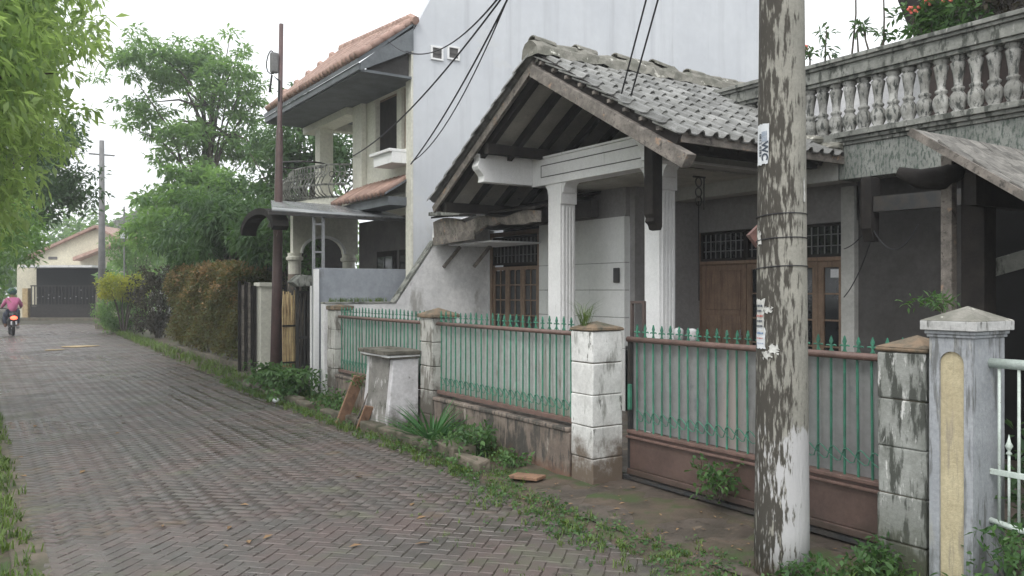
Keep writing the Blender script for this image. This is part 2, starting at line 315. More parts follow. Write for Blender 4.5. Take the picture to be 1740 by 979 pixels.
# big concrete pole: algae and torn posters on the street side, a patch of whitewash near the foot
def polemat():
    m = bpy.data.materials.new('pole_concrete'); m.use_nodes = True; nt = m.node_tree; b = nt.nodes['Principled BSDF']
    tc = node(nt, 'ShaderNodeTexCoord').outputs['Object']; sep = node(nt, 'ShaderNodeSeparateXYZ'); nt.links.new(tc, sep.inputs[0])
    col = mixc(nt, ramp(nt, noise(nt, tc, 5), .3, .7), (.32,.31,.27), (.25,.245,.215))
    col = mixc(nt, .5, col, mixc(nt, ramp(nt, noise(nt, tc, 60, 4, .7), .2, .8), (.7,.7,.7), (1.25,1.25,1.25)), 'MULTIPLY')
    side = math_(nt, 'ADD', math_(nt, 'MULTIPLY', sep.outputs['X'], -3.4), math_(nt, 'MULTIPLY', sep.outputs['Y'], 2.0))  # + on the street / far side
    n1 = noise(nt, vscale(nt, tc, (46, 46, 8.5), (.16, .34, 0)), 1, 4, .6)
    n3 = noise(nt, tc, 2.2, 3, .5)
    tot = math_(nt, 'ADD', math_(nt, 'ADD', n1, math_(nt, 'MULTIPLY', side, .30)), math_(nt, 'MULTIPLY', n3, .55))
    col = mixc(nt, math_(nt, 'MULTIPLY', ramp(nt, tot, .75, .90), .94), col, (.050,.045,.038))
    n4 = noise(nt, vscale(nt, tc, (44, 44, 8), (.14, .36, 0)), 1, 3, .6)
    col = mixc(nt, math_(nt, 'MULTIPLY', ramp(nt, n4, .60, .68), ramp(nt, side, -.1, .2)), col, (.27,.262,.225))
    # whitewash remnant
    zz = math_(nt, 'ADD', sep.outputs['Z'], math_(nt, 'MULTIPLY', noise(nt, vscale(nt, tc, (9,9,3)), 1, 5, .7), .5))
    wm = math_(nt, 'MULTIPLY', ramp(nt, zz, .25, .40), math_(nt, 'SUBTRACT', 1.0, ramp(nt, zz, 1.12, 1.17)))
    wm = math_(nt, 'MULTIPLY', wm, math_(nt, 'SUBTRACT', 1.0, ramp(nt, tot, .76, .86)))
    col = mixc(nt, math_(nt, 'MULTIPLY', wm, .7), col, (.52,.52,.54))
    zb = math_(nt, 'ADD', sep.outputs['Z'], math_(nt, 'MULTIPLY', noise(nt, vscale(nt, tc, (14,14,4)), 1, 5, .7), .4))
    col = mixc(nt, math_(nt, 'SUBTRACT', 1.0, ramp(nt, zb, .22, .38)), col, (.15,.115,.07))
    nt.links.new(col, b.inputs['Base Color']); b.inputs['Roughness'].default_value = .85; b.inputs['Specular IOR Level'].default_value = .2
    bn = node(nt, 'ShaderNodeBump'); bn.inputs['Strength'].default_value = .5; bn.inputs['Distance'].default_value = .012
    nt.links.new(tot, bn.inputs['Height']); nt.links.new(bn.outputs[0], b.inputs['Normal'])
    return m
M['polecon'] = polemat()
hm = bpy.data.materials.new('haze_air'); hm.use_nodes = True; hn = hm.node_tree; hn.nodes.remove(hn.nodes['Principled BSDF'])
pvn = hn.nodes.new('ShaderNodeVolumePrincipled'); pvn.inputs['Density'].default_value = 0.0023; pvn.inputs['Color'].default_value = (.93, .95, .97, 1); pvn.inputs['Anisotropy'].default_value = .2
hn.links.new(pvn.outputs[0], hn.nodes['Material Output'].inputs['Volume'])
mb = MB(); mb.box(-160, -45, -1.1, 160, 205, 12); mb.build('haze', hm, kind='stuff', label='thin drizzle haze filling the street air', loc=(0,0,0))

# ------------------------------------------------------------------ vegetation helpers
def leafcloud(centers, tints, per, rc, L, Wd, droop=.3, flat=.5, ease=1.0):
    """small leaf-shaped faces round each clump centre"""
    C = np.repeat(np.asarray(centers), per, 0); T = np.repeat(np.asarray(tints), per)
    n = len(C); off = rng.normal(size=(n, 3)); off /= np.linalg.norm(off, axis=1)[:, None]
    off *= (rng.random(n)**.45)[:, None]*np.array(rc)
    base = C+off
    d = off/np.linalg.norm(off, axis=1)[:, None]*.7 + rng.normal(size=(n, 3))*.6; d[:, 2] -= droop
    d /= np.linalg.norm(d, axis=1)[:, None]
    up = rng.normal(size=(n, 3))*flat; up[:, 2] += 1
    sd = np.cross(d, up); sd /= (np.linalg.norm(sd, axis=1)[:, None]+1e-6)
    l = (L*(.6+.8*rng.random(n)))[:, None]; w_ = (Wd*(.6+.8*rng.random(n)))[:, None]
    mid = base+d*l*.5; mid[:, 2] += l[:, 0]*.06
    tip = base+d*l; tip[:, 2] -= l[:, 0]*.08
    V = np.stack([base, mid+sd*w_*.5, tip, mid-sd*w_*.5], 1).reshape(-1, 3)
    Fc = np.arange(n*4).reshape(n, 4)
    T = np.clip(T+rng.normal(size=n)*.13, 0, 1)
    return V, Fc, np.repeat(T, 4)
def crown_pts(ells, n, shell=.5):
    out = []; 
    tot = sum(e[3]*e[4]*e[5] for e in ells)
    for cx, cy, cz, rx, ry, rz in ells:
        k = max(3, int(n*rx*ry*rz/tot)); d = rng.normal(size=(k, 3)); d /= np.linalg.norm(d, axis=1)[:, None]
        r = (shell+(1-shell)*rng.random(k))[:, None]*(1+.18*np.sin(d[:, :1]*5+cx)+.12*np.sin(d[:, 1:2]*9+cy))
        out.append(np.array([cx, cy, cz])+d*r*np.array([rx, ry, rz]))
    return np.concatenate(out)
def tree(name, base, height, ells, nclump, per, rc, L, Wd, lm, label, cat, group=None, tr=.14, droop=.3, lean=(0,0), shell=.45, tintlo=.1, tinthi=.9, branches=26, cname='crown'):
    base = Vector(base); th = empty(name, base, label, cat, group)
    pts = crown_pts(ells, nclump, shell)
    tints = np.clip(rng.uniform(tintlo, tinthi, len(pts)), 0, 1)
    top = Vector((base.x+lean[0], base.y+lean[1], base.z+height))
    m = MB(); segs = 7; path = [base.lerp(top, i/segs)+Vector((math.sin(i*1.7)*.05*tr*8, math.cos(i*2.1)*.05*tr*8, 0)) for i in range(segs+1)]
    m.tube(path, [tr*(1.15-.75*i/segs) for i in range(segs+1)], 9); m.build('trunk', M['bark'], th, smooth=True)
    lb = MB(); idx = rng.choice(len(pts), min(branches, len(pts)), replace=False)
    for i in idx:
        q = Vector(pts[i]); k = random.uniform(.35, .95); s = base.lerp(top, k)
        mid = s.lerp(q, .5)+Vector((random.uniform(-.15,.15), random.uniform(-.15,.15), .12*(q-s).length))
        lb.tube([s, s.lerp(mid, .5), mid, mid.lerp(q, .55), q], [tr*.42, tr*.34, tr*.24, tr*.15, tr*.06], 5)
    lb.build('limb', M['bark'], th, smooth=True)
    V, Fc, T = leafcloud(pts, tints, per, rc, L, Wd, droop)
    V = V-np.array(base)
    o = bpy.data.objects.new(cname, npmesh(cname, V, Fc, lm, attr=T)); COL.objects.link(o); o.parent = th; ORG[o] = base
    return th
def leafobj(name, V, Fc, T, m, parent=None, loc=None, **k):
    loc = Vector(loc) if loc is not None else (ORG[parent] if parent is not None else Vector((float(V[:,0].mean()), float(V[:,1].mean()), float(V[:,2].min()))))
    o = bpy.data.objects.new(name, npmesh(name, np.asarray(V)-np.array(loc), Fc, m, attr=T)); COL.objects.link(o); ORG[o] = loc
    if parent is not None: o.parent = parent; o.location = loc-ORG[parent]
    else: o.location = loc
    return tag(o, **k)
def tufts(pts, blades, h, wd, spread, tints=None):
    """curved grass blades round each point: 2 faces each"""
    pts = np.asarray(pts); C = np.repeat(pts, blades, 0); n = len(C)
    tt = np.repeat(tints if tints is not None else rng.random(len(pts)), blades)
    a = rng.random(n)*2*np.pi; rr = rng.random(n)*spread
    b = C+np.stack([np.cos(a)*rr, np.sin(a)*rr, np.zeros(n)], 1)
    hh = h*(.45+.8*rng.random(n)); a2 = rng.random(n)*2*np.pi; o1 = np.stack([np.cos(a2), np.sin(a2), np.zeros(n)], 1)
    sd = np.stack([-np.sin(a2), np.cos(a2), np.zeros(n)], 1)*wd*.5
    up = np.zeros((n, 3)); up[:, 2] = 1
    m_ = b+up*(hh*.6)[:, None]+o1*(hh*.25)[:, None]; t_ = b+up*(hh*.8)[:, None]+o1*(hh*.7)[:, None]
    V = np.stack([b-sd, b+sd, m_+sd*.8, m_-sd*.8, t_], 1).reshape(-1, 3)
    i = np.arange(n)*5
    Fc = np.concatenate([np.stack([i, i+1, i+2], 1), np.stack([i, i+2, i+3], 1), np.stack([i+3, i+2, i+4], 1)])
    return V, Fc, np.repeat(np.clip(tt+rng.normal(size=n)*.15, 0, 1), 5)
def merge(parts):
    V, Fc, T = [], [], []; n = 0
    for v, f, t in parts: V.append(v); Fc.append(f+n); T.append(t); n += len(v)
    return np.concatenate(V), np.concatenate(Fc), np.concatenate(T)

# ================================================================== THE GROUND AND THE ROAD
def sheet(name, x0, x1, y0, y1, z, m, nx=1, ny=1, amp=0, **k):
    mb = MB(); 
    for j in range(ny+1):
        for i in range(nx+1):
            x = x0+(x1-x0)*i/nx; y = y0+(y1-y0)*j/ny
            e = 1 if 0 < i < nx and 0 < j < ny else .3
            mb.v.append((x, y, z+amp*e*(math.sin(x*7.3+y*2.1)+math.sin(y*5.7-x*3.3)+random.uniform(-.6,.6))/2))
    for j in range(ny):
        for i in range(nx): a = j*(nx+1)+i; mb.f.append((a, a+1, a+nx+2, a+nx+1))
    return mb.build(name, m, loc=(0,0,0), smooth=amp > 0, **k)
sheet('ground', -155, 155, -40, 200, -.06, M['soil'], kind='structure', label='bare dark soil and low growth around the street')
def road_right(y): return 3.42+.10*min(max(y-3, 0), 4)+(.035*max(y-14, 0) if y > 14 else 0)*1.0
def road_left(y): return .44+.03*math.sin(y*1.7)
RW, RL = .09, .18; SQ = math.sqrt(.5); GAP = .004
road = sheet('road', -1.2, 3.9, -3, 14, -.010, M['joint'], kind='structure', label='narrow street of wet herringbone pavers')
# far part of the road: pavers too small to pick apart
mb = MB(); ys = list(range(14, 60, 2)); 
mb.v += [(x, y, -.010) for y in ys for x in (-9 if y > 40 else -1.2, (road_right(y)+.1) if y < 44 else 12)]
mb.f += [(2*i, 2*i+1, 2*i+3, 2*i+2) for i in range(len(ys)-1)]
mb.build('road_far', M['joint'], road, loc=(0,0,0), kind='structure')
def paver_geo(w_, l_, ch=.0045, h=.022):
    a, b = l_/2-GAP/2, w_/2-GAP/2; c, d = a-ch, b-ch
    # zig-zag sided block, chamfered
    def ring(a, b, z, k):
        return [(-a, -b, z), (0, -b-k, z), (a, -b, z), (a, b, z), (0, b-k, z), (-a, b, z)]
    k = .005
    v = ring(a, b, -h, k)+ring(a, b, -.006, k)+ring(c, d, 0, k)
    f = []
    for r in (0, 6): f += [(r+i, r+(i+1) % 6, r+(i+1) % 6+6, r+i+6) for i in range(6)]
    f += [(12, 13, 16, 17), (13, 14, 15, 16)]
    return v, f
PV, PF = paver_geo(RW, RL)
cells = []
lat = []
for i in range(-30, 370):
    for j in range(-8, 27):
        ox, oy = i+2*j, i-2*j
        for (cx, cy, ang) in ((ox+1, oy+.5, 0), (ox+2.5, oy, 90)):
            X = (cx*SQ-cy*SQ)*RW; Y = (cx*SQ+cy*SQ)*RW
            if -1.0 < X < 6 and .5 < Y < 46: lat.append((X, Y, ang+45))
lat = np.array(lat)
ok = [(x, y, a) for x, y, a in lat if road_left(y)-.1 < x < road_right(y)+.03*math.sin(y*9) ]
def inview(x, y):
    dx = x*CY-y*SY; dz = x*SY+y*CY
    return dz > .5 and abs(dx/dz) < .64 and 1.65/dz < .36
near = sorted([q for q in ok if inview(q[0], q[1])], key=lambda q: math.hypot(q[0], q[1]))[:300]
ns = set((q[0], q[1]) for q in near)
pm = MB(); pm.v = list(PV); pm.f = list(PF); pme = pm.mesh('paver', M['paver'])
def sink(x, y): return .0035*np.sin(x*2.3+y*.7)*np.sin(y*1.3-x)-.001
def pj(): return random.uniform(-.002, .0015)
for (x, y, a) in near:
    inst('paver', pme, (x, y, pj()+float(sink(x, y))), road, (random.uniform(-.008,.008), random.uniform(-.008,.008), R(a)+random.uniform(-.02,.02)))
rest = np.array([q for q in ok if (q[0], q[1]) not in ns])
pv = np.array(PV); n = len(rest); ang = np.radians(rest[:, 2])+rng.uniform(-.02, .02, n)
tx, ty = rng.uniform(-.008, .008, n), rng.uniform(-.008, .008, n)
c, s_ = np.cos(ang)[:, None], np.sin(ang)[:, None]
VX = rest[:, 0:1]+pv[None, :, 0]*c-pv[None, :, 1]*s_; VY = rest[:, 1:2]+pv[None, :, 0]*s_+pv[None, :, 1]*c
VZ = pv[None, :, 2]+sink(rest[:, 0:1], rest[:, 1:2])+rng.uniform(-.002, .0015, n)[:, None]+pv[None, :, 0]*tx[:, None]+pv[None, :, 1]*ty[:, None]
VV = np.stack([VX, VY, VZ], 2).reshape(-1, 3)
FF = (np.array(PF)[None]+(np.arange(n)*18)[:, None, None]).reshape(-1, 4)
o = bpy.data.objects.new('paver_field', npmesh('paver_field', VV, FF, M['paver_far'], attr=np.repeat(np.clip(rng.normal(.5, .28, n), -.3, 1.2), 18))); COL.objects.link(o); o.parent = road; o['kind'] = 'stuff'
# left gutter and verge, right verge, apron, yard
sheet('left_kerb_strip', .20, .40, -3, 30, -.004, M['kerb'], 2, 60, .006, kind='structure', label='narrow mossy concrete edge on the left of the street')
sheet('left_verge', -9, .20, -3, 44, -.0, M['soil'], 30, 90, .02, kind='structure', label='grassy verge on the left of the street')
mb = MB(); yy = [2.0+.3*i for i in range(140)]
for y in yy:
    r = min(road_right(y), 6)
    for k, (dx, dz) in enumerate(((-.10, -.03), (.02, .012), (.2, .02), (.5, .03), (1.1, .03))):
        mb.v.append((r+dx+(.04*math.sin(y*6.1+k)), y, dz+.012*math.sin(y*4.3+k*2)+.008*math.sin(y*11+k)-(0.02 if y < 6.3 and k > 1 else 0)))
mb.f = [(j*5+i, j*5+i+1, (j+1)*5+i+1, (j+1)*5+i) for j in range(len(yy)-1) for i in range(4)]
mb.build('right_verge', M['soil'], loc=(0,0,0), smooth=True, kind='structure', label='muddy verge between the pavers and the fences')
sheet('gate_apron', 3.70, 4.86, 3.0, 5.55, .008, M['apron'], 12, 20, .006, kind='structure', label='wet stained concrete apron in front of the green gate')
sheet('house_yard', 4.86, 8.7, 2.4, 11.8, .03, M['apron'], kind='structure', label='concrete yard behind the green fence')
sheet('side_yard', 4.5, 14, -3, 2.4, .02, M['apron'], kind='structure', label='dark yard behind the white gate')
sheet('neighbour_yard', 4.6, 9, 12.7, 19, .03, M['apron'], kind='structure', label='paved forecourt of the two storey house')
# kerb stones
KL = ['low kerb stone at the near end of the row, in front of the fern clump', 'oversized rounded kerb stone among the ferns', 'kerb stone next after the oversized rounded one', 'kerb stone directly in front of the spiky lily',
      'kerb stone just beyond the spiky lily', 'kerb stone in front of the near corner of the white bin', 'kerb stone in front of the middle of the white bin', 'kerb stone by the short brown board', 'kerb stone at the foot of the leaning plank', '',
      'first kerb stone beyond the gap past the leaning plank', 'kerb stone second beyond the gap past the plank', 'kerb stone in front of the farthest block pillar', 'kerb stone before the near leafy bush', 'kerb stone between the two bright leafy bushes', 'kerb stone in front of the bush at the brown pole', 'farthest kerb stone of the row, at the thin brown pole']
for i in range(17):
    y = 6.55+i*.46; big = (i == 1); x = road_right(y)+.08+.02*math.sin(i*2.3)
    if i in (9,): continue
    mb = MB(); h = .11+.03*math.sin(i*3.1); l_ = .22
    mb.box(x-.06-(.05 if big else 0), y-l_, -.05, x+.08+(.05 if big else 0), y+l_, h+(.05 if big else 0))
    for q in range(len(mb.v)): mb.v[q] = tuple(c_+random.uniform(-.018, .018) for c_ in mb.v[q])
    mb.build('kerb_stone', M['kerb'], bev=.02, cat='kerb stone', group='kerb stones beside the paved street',
             label=KL[i])

# ================================================================== FENCES, PILLARS AND GATE
FX = 4.46
def finial_mesh():
    mb = MB(); t = .006
    def pl(pts): mb.prism([(-t, y, z) for y, z in pts], (2*t, 0, 0))
    pl([(0, .125), (.013, .088), (.005, .066), (-.005, .066), (-.013, .088)])         # spear
    pl([(-.005, .068), (.005, .068), (.005, .0), (-.005, .0)])
    for s in (-1, 1):
        mb.tube([(0, s*.003, .056), (0, s*.018, .062), (0, s*.032, .060), (0, s*.037, .054)], [.0055, .006, .0065, .002], 5)   # leaf arms
        mb.tube([(0, s*.003, .046), (0, s*.010, .026), (0, s*.028, .006)], [.004, .004, .004], 5)                            # legs
    return mb.mesh('finial', M['green'])
FIN = finial_mesh()
def bar_mesh(h):
    mb = MB(); mb.tube([(0,0,0), (0,0,h)], .0088, 6); return mb.mesh('bar', M['green'])
def scroll_mesh(w_):
    mb = MB(); pts = [(0, -w_/2, .0), (0, -w_/4, .012), (0, 0, .035), (0, w_/4, .05), (0, w_/2, .04)]
    mb.tube(pts, .0045, 5); pts = [(0, -w_/2, .04), (0, -w_/4, -.035), (0, 0, -.04), (0, w_/2, -.01)]
    mb.tube(pts, .004, 5); return mb.mesh('scroll', M['green'])
def fence_bars(th, x, y0, y1, n, zl, zt, zs):
    h = zt-zl; bm_ = bar_mesh(h); sp = (y1-y0)/(n-1); sm = scroll_mesh(sp)
    for i in range(n):
        y = y0+sp*i
        inst('bar', bm_, (x, y, zl), th, (random.uniform(-.010,.010), random.uniform(-.012,.012), 0)); inst('finial', FIN, (x, y, zt-.008), th, (0, 0, random.uniform(-.15,.15)), (1,1,random.uniform(.94,1.06)))
        if i < n-1: inst('scroll', sm, (x-.012, y+sp/2, zs), th)
def wavy(x, y0, y1, z0, z1, amp, pitch):
    mb = MB(); n = int((y1-y0)/pitch*6)
    for i in range(n+1):
        y = y0+(y1-y0)*i/n; xx = x+amp*math.sin(2*math.pi*(y-y0)/pitch)
        mb.v += [(xx, y, z0), (xx, y, z1)]
    mb.f = [(2*i, 2*i+2, 2*i+3, 2*i+1) for i in range(n)]
    return mb
def fence(y0, y1, n, label):
    th = empty('railing_fence', (FX, (y0+y1)/2, 0), label, 'fence', 'green railing fence panels between the block pillars')
    mb = MB(); mb.tube([(FX-.02, y0, 1.268), (FX-.02, y1, 1.268)], .021, 10); mb.build('top_rail', M['rail'], th, smooth=True)
    mb = MB(); mb.box(FX-.03, y0, .475, FX+.03, y1, .515); mb.build('bottom_rail', M['rail'], th, bev=.004)
    mb = MB(); N = 14
    mb.box(FX-.07, y0-.01, -.05, FX+.09, y1+.01, .40); mb.build('base_wall', M['dirtywall'], th, bev=.012)
    mb = MB(); mb.box(FX-.085, y0-.01, .40, FX+.10, y1+.01, .44); mb.build('coping', M['dirtywall'], th, bev=.012)
    wavy(FX+.045, y0, y1, .50, 1.262, .007, .055).build('corrugated_sheet', M['sheetgreen'], th, smooth=True)
    fence_bars(th, FX, y0+.05, y1-.05, n, .50, 1.29, .62)
    return th
fence(5.78, 8.30, 23, 'green barred railing panel beside the white bin, nearer of the two')
fence(8.62, 11.30, 25, 'farther green barred railing panel beyond the white bin')
def block_pillar(x0, x1, y0, y1, ztop, mats, courses, capm, label, cap='pyramid', capo=.03, caph=.06, peak=.06):
    cx, cy = (x0+x1)/2, (y0+y1)/2; th = empty('block_pillar', (cx, cy, -.05), label, 'pillar', 'square block pillars of the fence line')
    mb = MB(); mb.box(x0+.012, y0+.012, -.06, x1-.012, y1-.012, ztop); mb.build('core', M['kerb'], th)
    z = -.05; hs = (ztop+.05)/courses
    for i in range(courses):
        g = .006; j = random.uniform(-.003, .003)
        mb = MB(); mb.box(x0+j, y0-j, z+g/2, x1+j, y1-j, z+hs-g/2); mb.v = [tuple(c_+random.uniform(-.0035, .0035) for c_ in v) for v in mb.v]; mb.build('block', M[mats], th, bev=.009); z += hs
    mb = MB(); mb.box(x0-capo, y0-capo, ztop+.002, x1+capo, y1+capo, ztop+caph)
    mb.build('cap', M[capm], th, bev=.01)
    if peak:
        mb = MB(); a = capo*.7; zc = ztop+caph+.001
        v = [(x0-a, y0-a, zc), (x1+a, y0-a, zc), (x1+a, y1+a, zc), (x0-a, y1+a, zc), (cx, cy, zc+peak)]
        mb.add(v, [(0,3,2,1), (0,1,4), (1,2,4), (2,3,4), (3,0,4)]); mb.build('cap_peak', M[capm], th)
    return th
block_pillar(4.38, 4.71, 5.43, 5.73, 1.30, 'whiteblock', 5, 'terracap', 'white painted block pillar with mossy cap between the gate and the railings', capo=.012, caph=.025, peak=.055)
block_pillar(4.38, 4.70, 8.32, 8.62, 1.33, 'midblock', 5, 'terracap', 'grey white block pillar directly behind the roadside bin', capo=.03, caph=.045, peak=.07)
block_pillar(4.38, 4.66, 11.32, 11.62, 1.36, 'midblock', 5, 'terracap', 'farthest block pillar with terracotta cap beside the thin white post', capo=.015, caph=.06, peak=.02)
block_pillar(4.38, 4.70, 2.53, 2.82, 1.30, 'oldblock', 5, 'terracap', 'dark streaked block pillar at the near end of the green gate', capo=.012, caph=.025, peak=.065)
# wooden frame and grass tuft behind / on the white pillar
# gate
gx = 4.78; G = empty('sliding_gate', (gx, 4.1, .03), 'green barred gate with brown steel kick panel behind the concrete pole', 'gate')
gy0, gy1 = 2.84, 5.42
mb = MB(); mb.tube([(gx-.02, gy0, 1.225), (gx-.02, gy1, 1.225)], .024, 10); mb.build('top_rail', M['rail'], G, smooth=True)
mb = MB(); mb.box(gx-.035, gy0, .415, gx+.03, gy1, .445); mb.build('middle_rail', M['rail'], G, bev=.006)
mb = MB(); mb.box(gx-.045, gy0, .375, gx-.02, gy1, .395); mb.build('ledge', M['rail'], G, bev=.005)
mb = MB(); mb.box(gx-.03, gy0, .06, gx+.03, gy1, .11); mb.build('bottom_rail', M['gatepanel'], G, bev=.006)
for a, b in ((gy0+.003, 3.70), (3.705, 4.56), (4.565, gy1-.003)):
    mb = MB(); mb.box(gx-.014, a, .112, gx+.004, b, .413); mb.build('kick_panel', M['gatepanel'], G, bev=.004)
for y in (gy0+.012, gy1-.012):
    mb = MB(); mb.box(gx-.02, y-.012, .06, gx+.02, y+.012, 1.21); mb.build('stile', M['blackmetal'], G)
mb = MB(); mb.box(gx+.035, gy0, .447, gx+.039, gy1, 1.2); mb.build('backing_sheet', M['sheetgrey'], G)
fence_bars(G, gx, gy0+.07, gy1-.10, 25, .44, 1.235, .57)
for y in (gy1-.03,):
    mb = MB(); mb.box(gx-.05, y-.03, .62, gx-.02, y+.0, .84); mb.build('latch_plate', M['green'], G, bev=.004)
mb = MB(); mb.box(gx-.05, gy0-.1, .024, gx+.05, gy1+.05, .05); mb.build('gate_track', M['blackmetal'], label='dark steel track under the green gate', cat='gate track')
# ornamental lilac pillar with yellow niche
PX0, PX1, PY0, PY1 = 4.28, 4.60, 2.225, 2.455
T = empty('niche_pillar', (4.44, 2.37, -.05), 'lilac grey gatepost with yellow arched niche and pyramid cap', 'gatepost')
mb = MB(); cy = 2.336; hw = .064
pts = [(PY0, -.05), (PY1, -.05), (PY1, 1.400), (PY0, 1.400)]
mb.box(PX0+.022, PY0, -.05, PX1, PY1, 1.400); mb.build('shaft', M['lilac'], T, bev=.004)
mb = MB()     # front leaf with an arched hole, built from strips round the niche
mb.box(PX0, PY0, -.05, PX0+.0215, cy-hw, 1.400); mb.box(PX0, cy+hw, -.05, PX0+.0215, PY1, 1.400)
zc = 1.265; N = 12
for i in range(N):
    a0, a1 = math.pi*i/N, math.pi*(i+1)/N
    y0_, z0_ = cy+hw*math.cos(a0), zc+hw*math.sin(a0); y1_, z1_ = cy+hw*math.cos(a1), zc+hw*math.sin(a1)
    mb.prism([(PX0, y0_, z0_), (PX0, y1_, z1_), (PX0, y1_, 1.400), (PX0, y0_, 1.400)], (.0215, 0, 0))
mb.build('niche_surround', M['lilac'], T)
mb = MB(); mb.box(PX0+.012, cy-hw, -.05, PX0+.021, cy+hw, zc)
mb.prism([(PX0+.012, cy+hw*math.cos(math.pi*i/N), zc+hw*math.sin(math.pi*i/N)) for i in range(N+1)], (.009, 0, 0)); mb.build('niche_panel', M['yellow'], T)
for z0_, z1_, o_, nm in ((1.401, 1.417, .010, 'moulding'), (1.418, 1.437, .018, 'moulding'), (1.438, 1.488, .034, 'cap')):
    mb = MB(); mb.box(PX0-o_, PY0-o_, z0_, PX1+o_, PY1+o_, z1_); mb.build(nm, M['capwhite'] if nm == 'cap' else M['lilac'], T, bev=.004)
mb = MB(); a = .033; mb.add([(PX0-a, PY0-a, 1.489), (PX1+a, PY0-a, 1.489), (PX1+a, PY1+a, 1.489), (PX0-a, PY1+a, 1.489), ((PX0+PX1)/2, cy, 1.565)], [(0,3,2,1), (0,1,4), (1,2,4), (2,3,4), (3,0,4)])
mb.build('cap_peak', M['ridge'], T)
# white pipe gate on the right
WG = empty('white_gate', (4.45, 1.3, .3), 'pale painted pipe gate at the far right of the street front', 'gate')
wx = 4.45; y1_, y0_ = 2.225, .7
mb = MB(); mb.tube([(wx, y1_, 1.27), (wx, y0_, 1.27)], .026, 10); mb.build('top_rail', M['mintmetal'], WG, smooth=True)
mb = MB(); mb.box(wx-.008, y0_, .69, wx+.008, y1_, .72); mb.build('middle_rail', M['mintmetal'], WG, bev=.003)
mb = MB(); mb.tube([(wx, y1_, .45), (wx, 2.08, .43), (wx, y0_, .42)], .016, 8); mb.build('bottom_rail', M['mintmetal'], WG, smooth=True)
for i, y in enumerate([2.18-.048*k for k in range(31)]):
    tall = i % 2 == 0
    mb = MB(); mb.tube([(wx, y, .43), (wx, y, 1.26 if tall else .82)], .008 if tall else .007, 7)
    if not tall:
        mb.lathe([(.004, 0), (.016, .012), (.006, .024), (.012, .034), (.02, .05), (.010, .07), (.0005, .11)], (wx, y, .80), 8)
    mb.build('baluster' if tall else 'spear_bar', M['mintmetal'], WG, smooth=True)

# ================================================================== ROADSIDE BIN, PLANK
B = empty('masonry_bin', (4.2, 9.0, -.05), 'white plastered roadside rubbish bin with crumbling grey rim', 'rubbish bin')
bx0, bx1, by0, by1 = 3.98, 4.36, 8.62, 9.35
mb = MB(); w_ = .09
mb.prism([(bx0-.04, by0, -.05), (bx1, by0, -.05), (bx1, by0, .86), (bx0+.06, by0, .85), (bx0+.02, by0, .45)], (0, w_, 0))
mb.prism([(bx0-.04, by1-w_, -.05), (bx1, by1-w_, -.05), (bx1, by1-w_, .86), (bx0+.06, by1-w_, .85), (bx0+.02, by1-w_, .45)], (0, w_, 0))
mb.box(bx1-w_, by0+w_, -.05, bx1, by1-w_, .86)
mb.build('bin_wall', M['bin'], B, bev=.012); mb = MB()
mb.prism([(bx0-.04, by0+w_, -.05), (bx0+.08, by0+w_, -.05), (bx0+.12, by0+w_, .855), (bx0+.04, by0+w_, .855), (bx0+.02, by0+w_, .45)], (0, by1-by0-2*w_, 0))
mb.build('bin_wall', M['binside'], B, bev=.012)
for k, (z0_, z1_, o_) in enumerate(((.862, .880, .015), (.882, .902, .03), (.904, .955, .05))):
    mb = MB()
    mb.box(bx0-o_, by0-o_, z0_, bx1+.01, by0+.13, z1_); mb.box(bx0-o_, by1-.13, z0_, bx1+.01, by1+o_, z1_)
    mb.box(bx0-o_, by0+.13, z0_, bx0+.14, by1-.13, z1_); mb.box(bx1-.10, by0+.13, z0_, bx1+.01, by1-.13, z1_)
    for q in range(len(mb.v)): mb.v[q] = tuple(c_+random.uniform(-.006, .006) for c_ in mb.v[q])
    mb.build('rim', M['bincap'] if k == 2 else M['trimwhite'] if k == 1 else M['bincap'], B, bev=.006)
mb = MB(); mb.box(bx0+.05, by0+.1, .2, bx1-.1, by1-.1, .70); mb.build('rubbish_fill', M['soil'], B)
mb = MB(); mb.beam((3.80, 9.62, .0), (3.95, 9.40, .60), .14, .035, up=(0, 1, 0)); mb.build('leaning_plank', M['plank'], bev=.004, label='brown plank leaning against the roadside bin', cat='plank')
mb = MB(); mb.beam((3.86, 9.15, .0), (3.93, 9.05, .28), .11, .03, up=(0,1,0)); mb.build('short_plank', M['plank'], bev=.004, label='short brown board standing beside the leaning plank', cat='plank')
mb = MB(); mb.tube([(3.84, 9.3, 0), (3.93, 9.2, .3), (3.96, 9.16, .42)], [.014, .012, .007], 7); mb.build('grey_stick', M['oldwood'], smooth=True, label='pale grey stick propped beside the leaning plank', cat='stick')
mb = MB(); mb.beam((3.98, 6.05, .022), (4.10, 5.78, .034), .16, .028); mb.build('drain_board', M['plank'], bev=.006, label='flat brown board lying over the roadside drain', cat='board')

# ================================================================== THE GABLED HOUSE
H = empty('gabled_house', (7.3, 8.4, 0), 'old white single storey house with grey tiled gable porch and peeling timbers', 'house')
CX = 6.40; YR, ZR = 7.85, 4.42; YE, ZE = 5.54, 3.15; YL, ZL = 10.36, 2.92; XF = 5.46
sR = (ZR-ZE)/(YR-YE); sL = (ZR-ZL)/(YL-YR)
def zroof(y): return ZR-(YR-y)*sR if y < YR else ZR-(y-YR)*sL
XS = 7.30; XD = 8.60; YC = 8.38
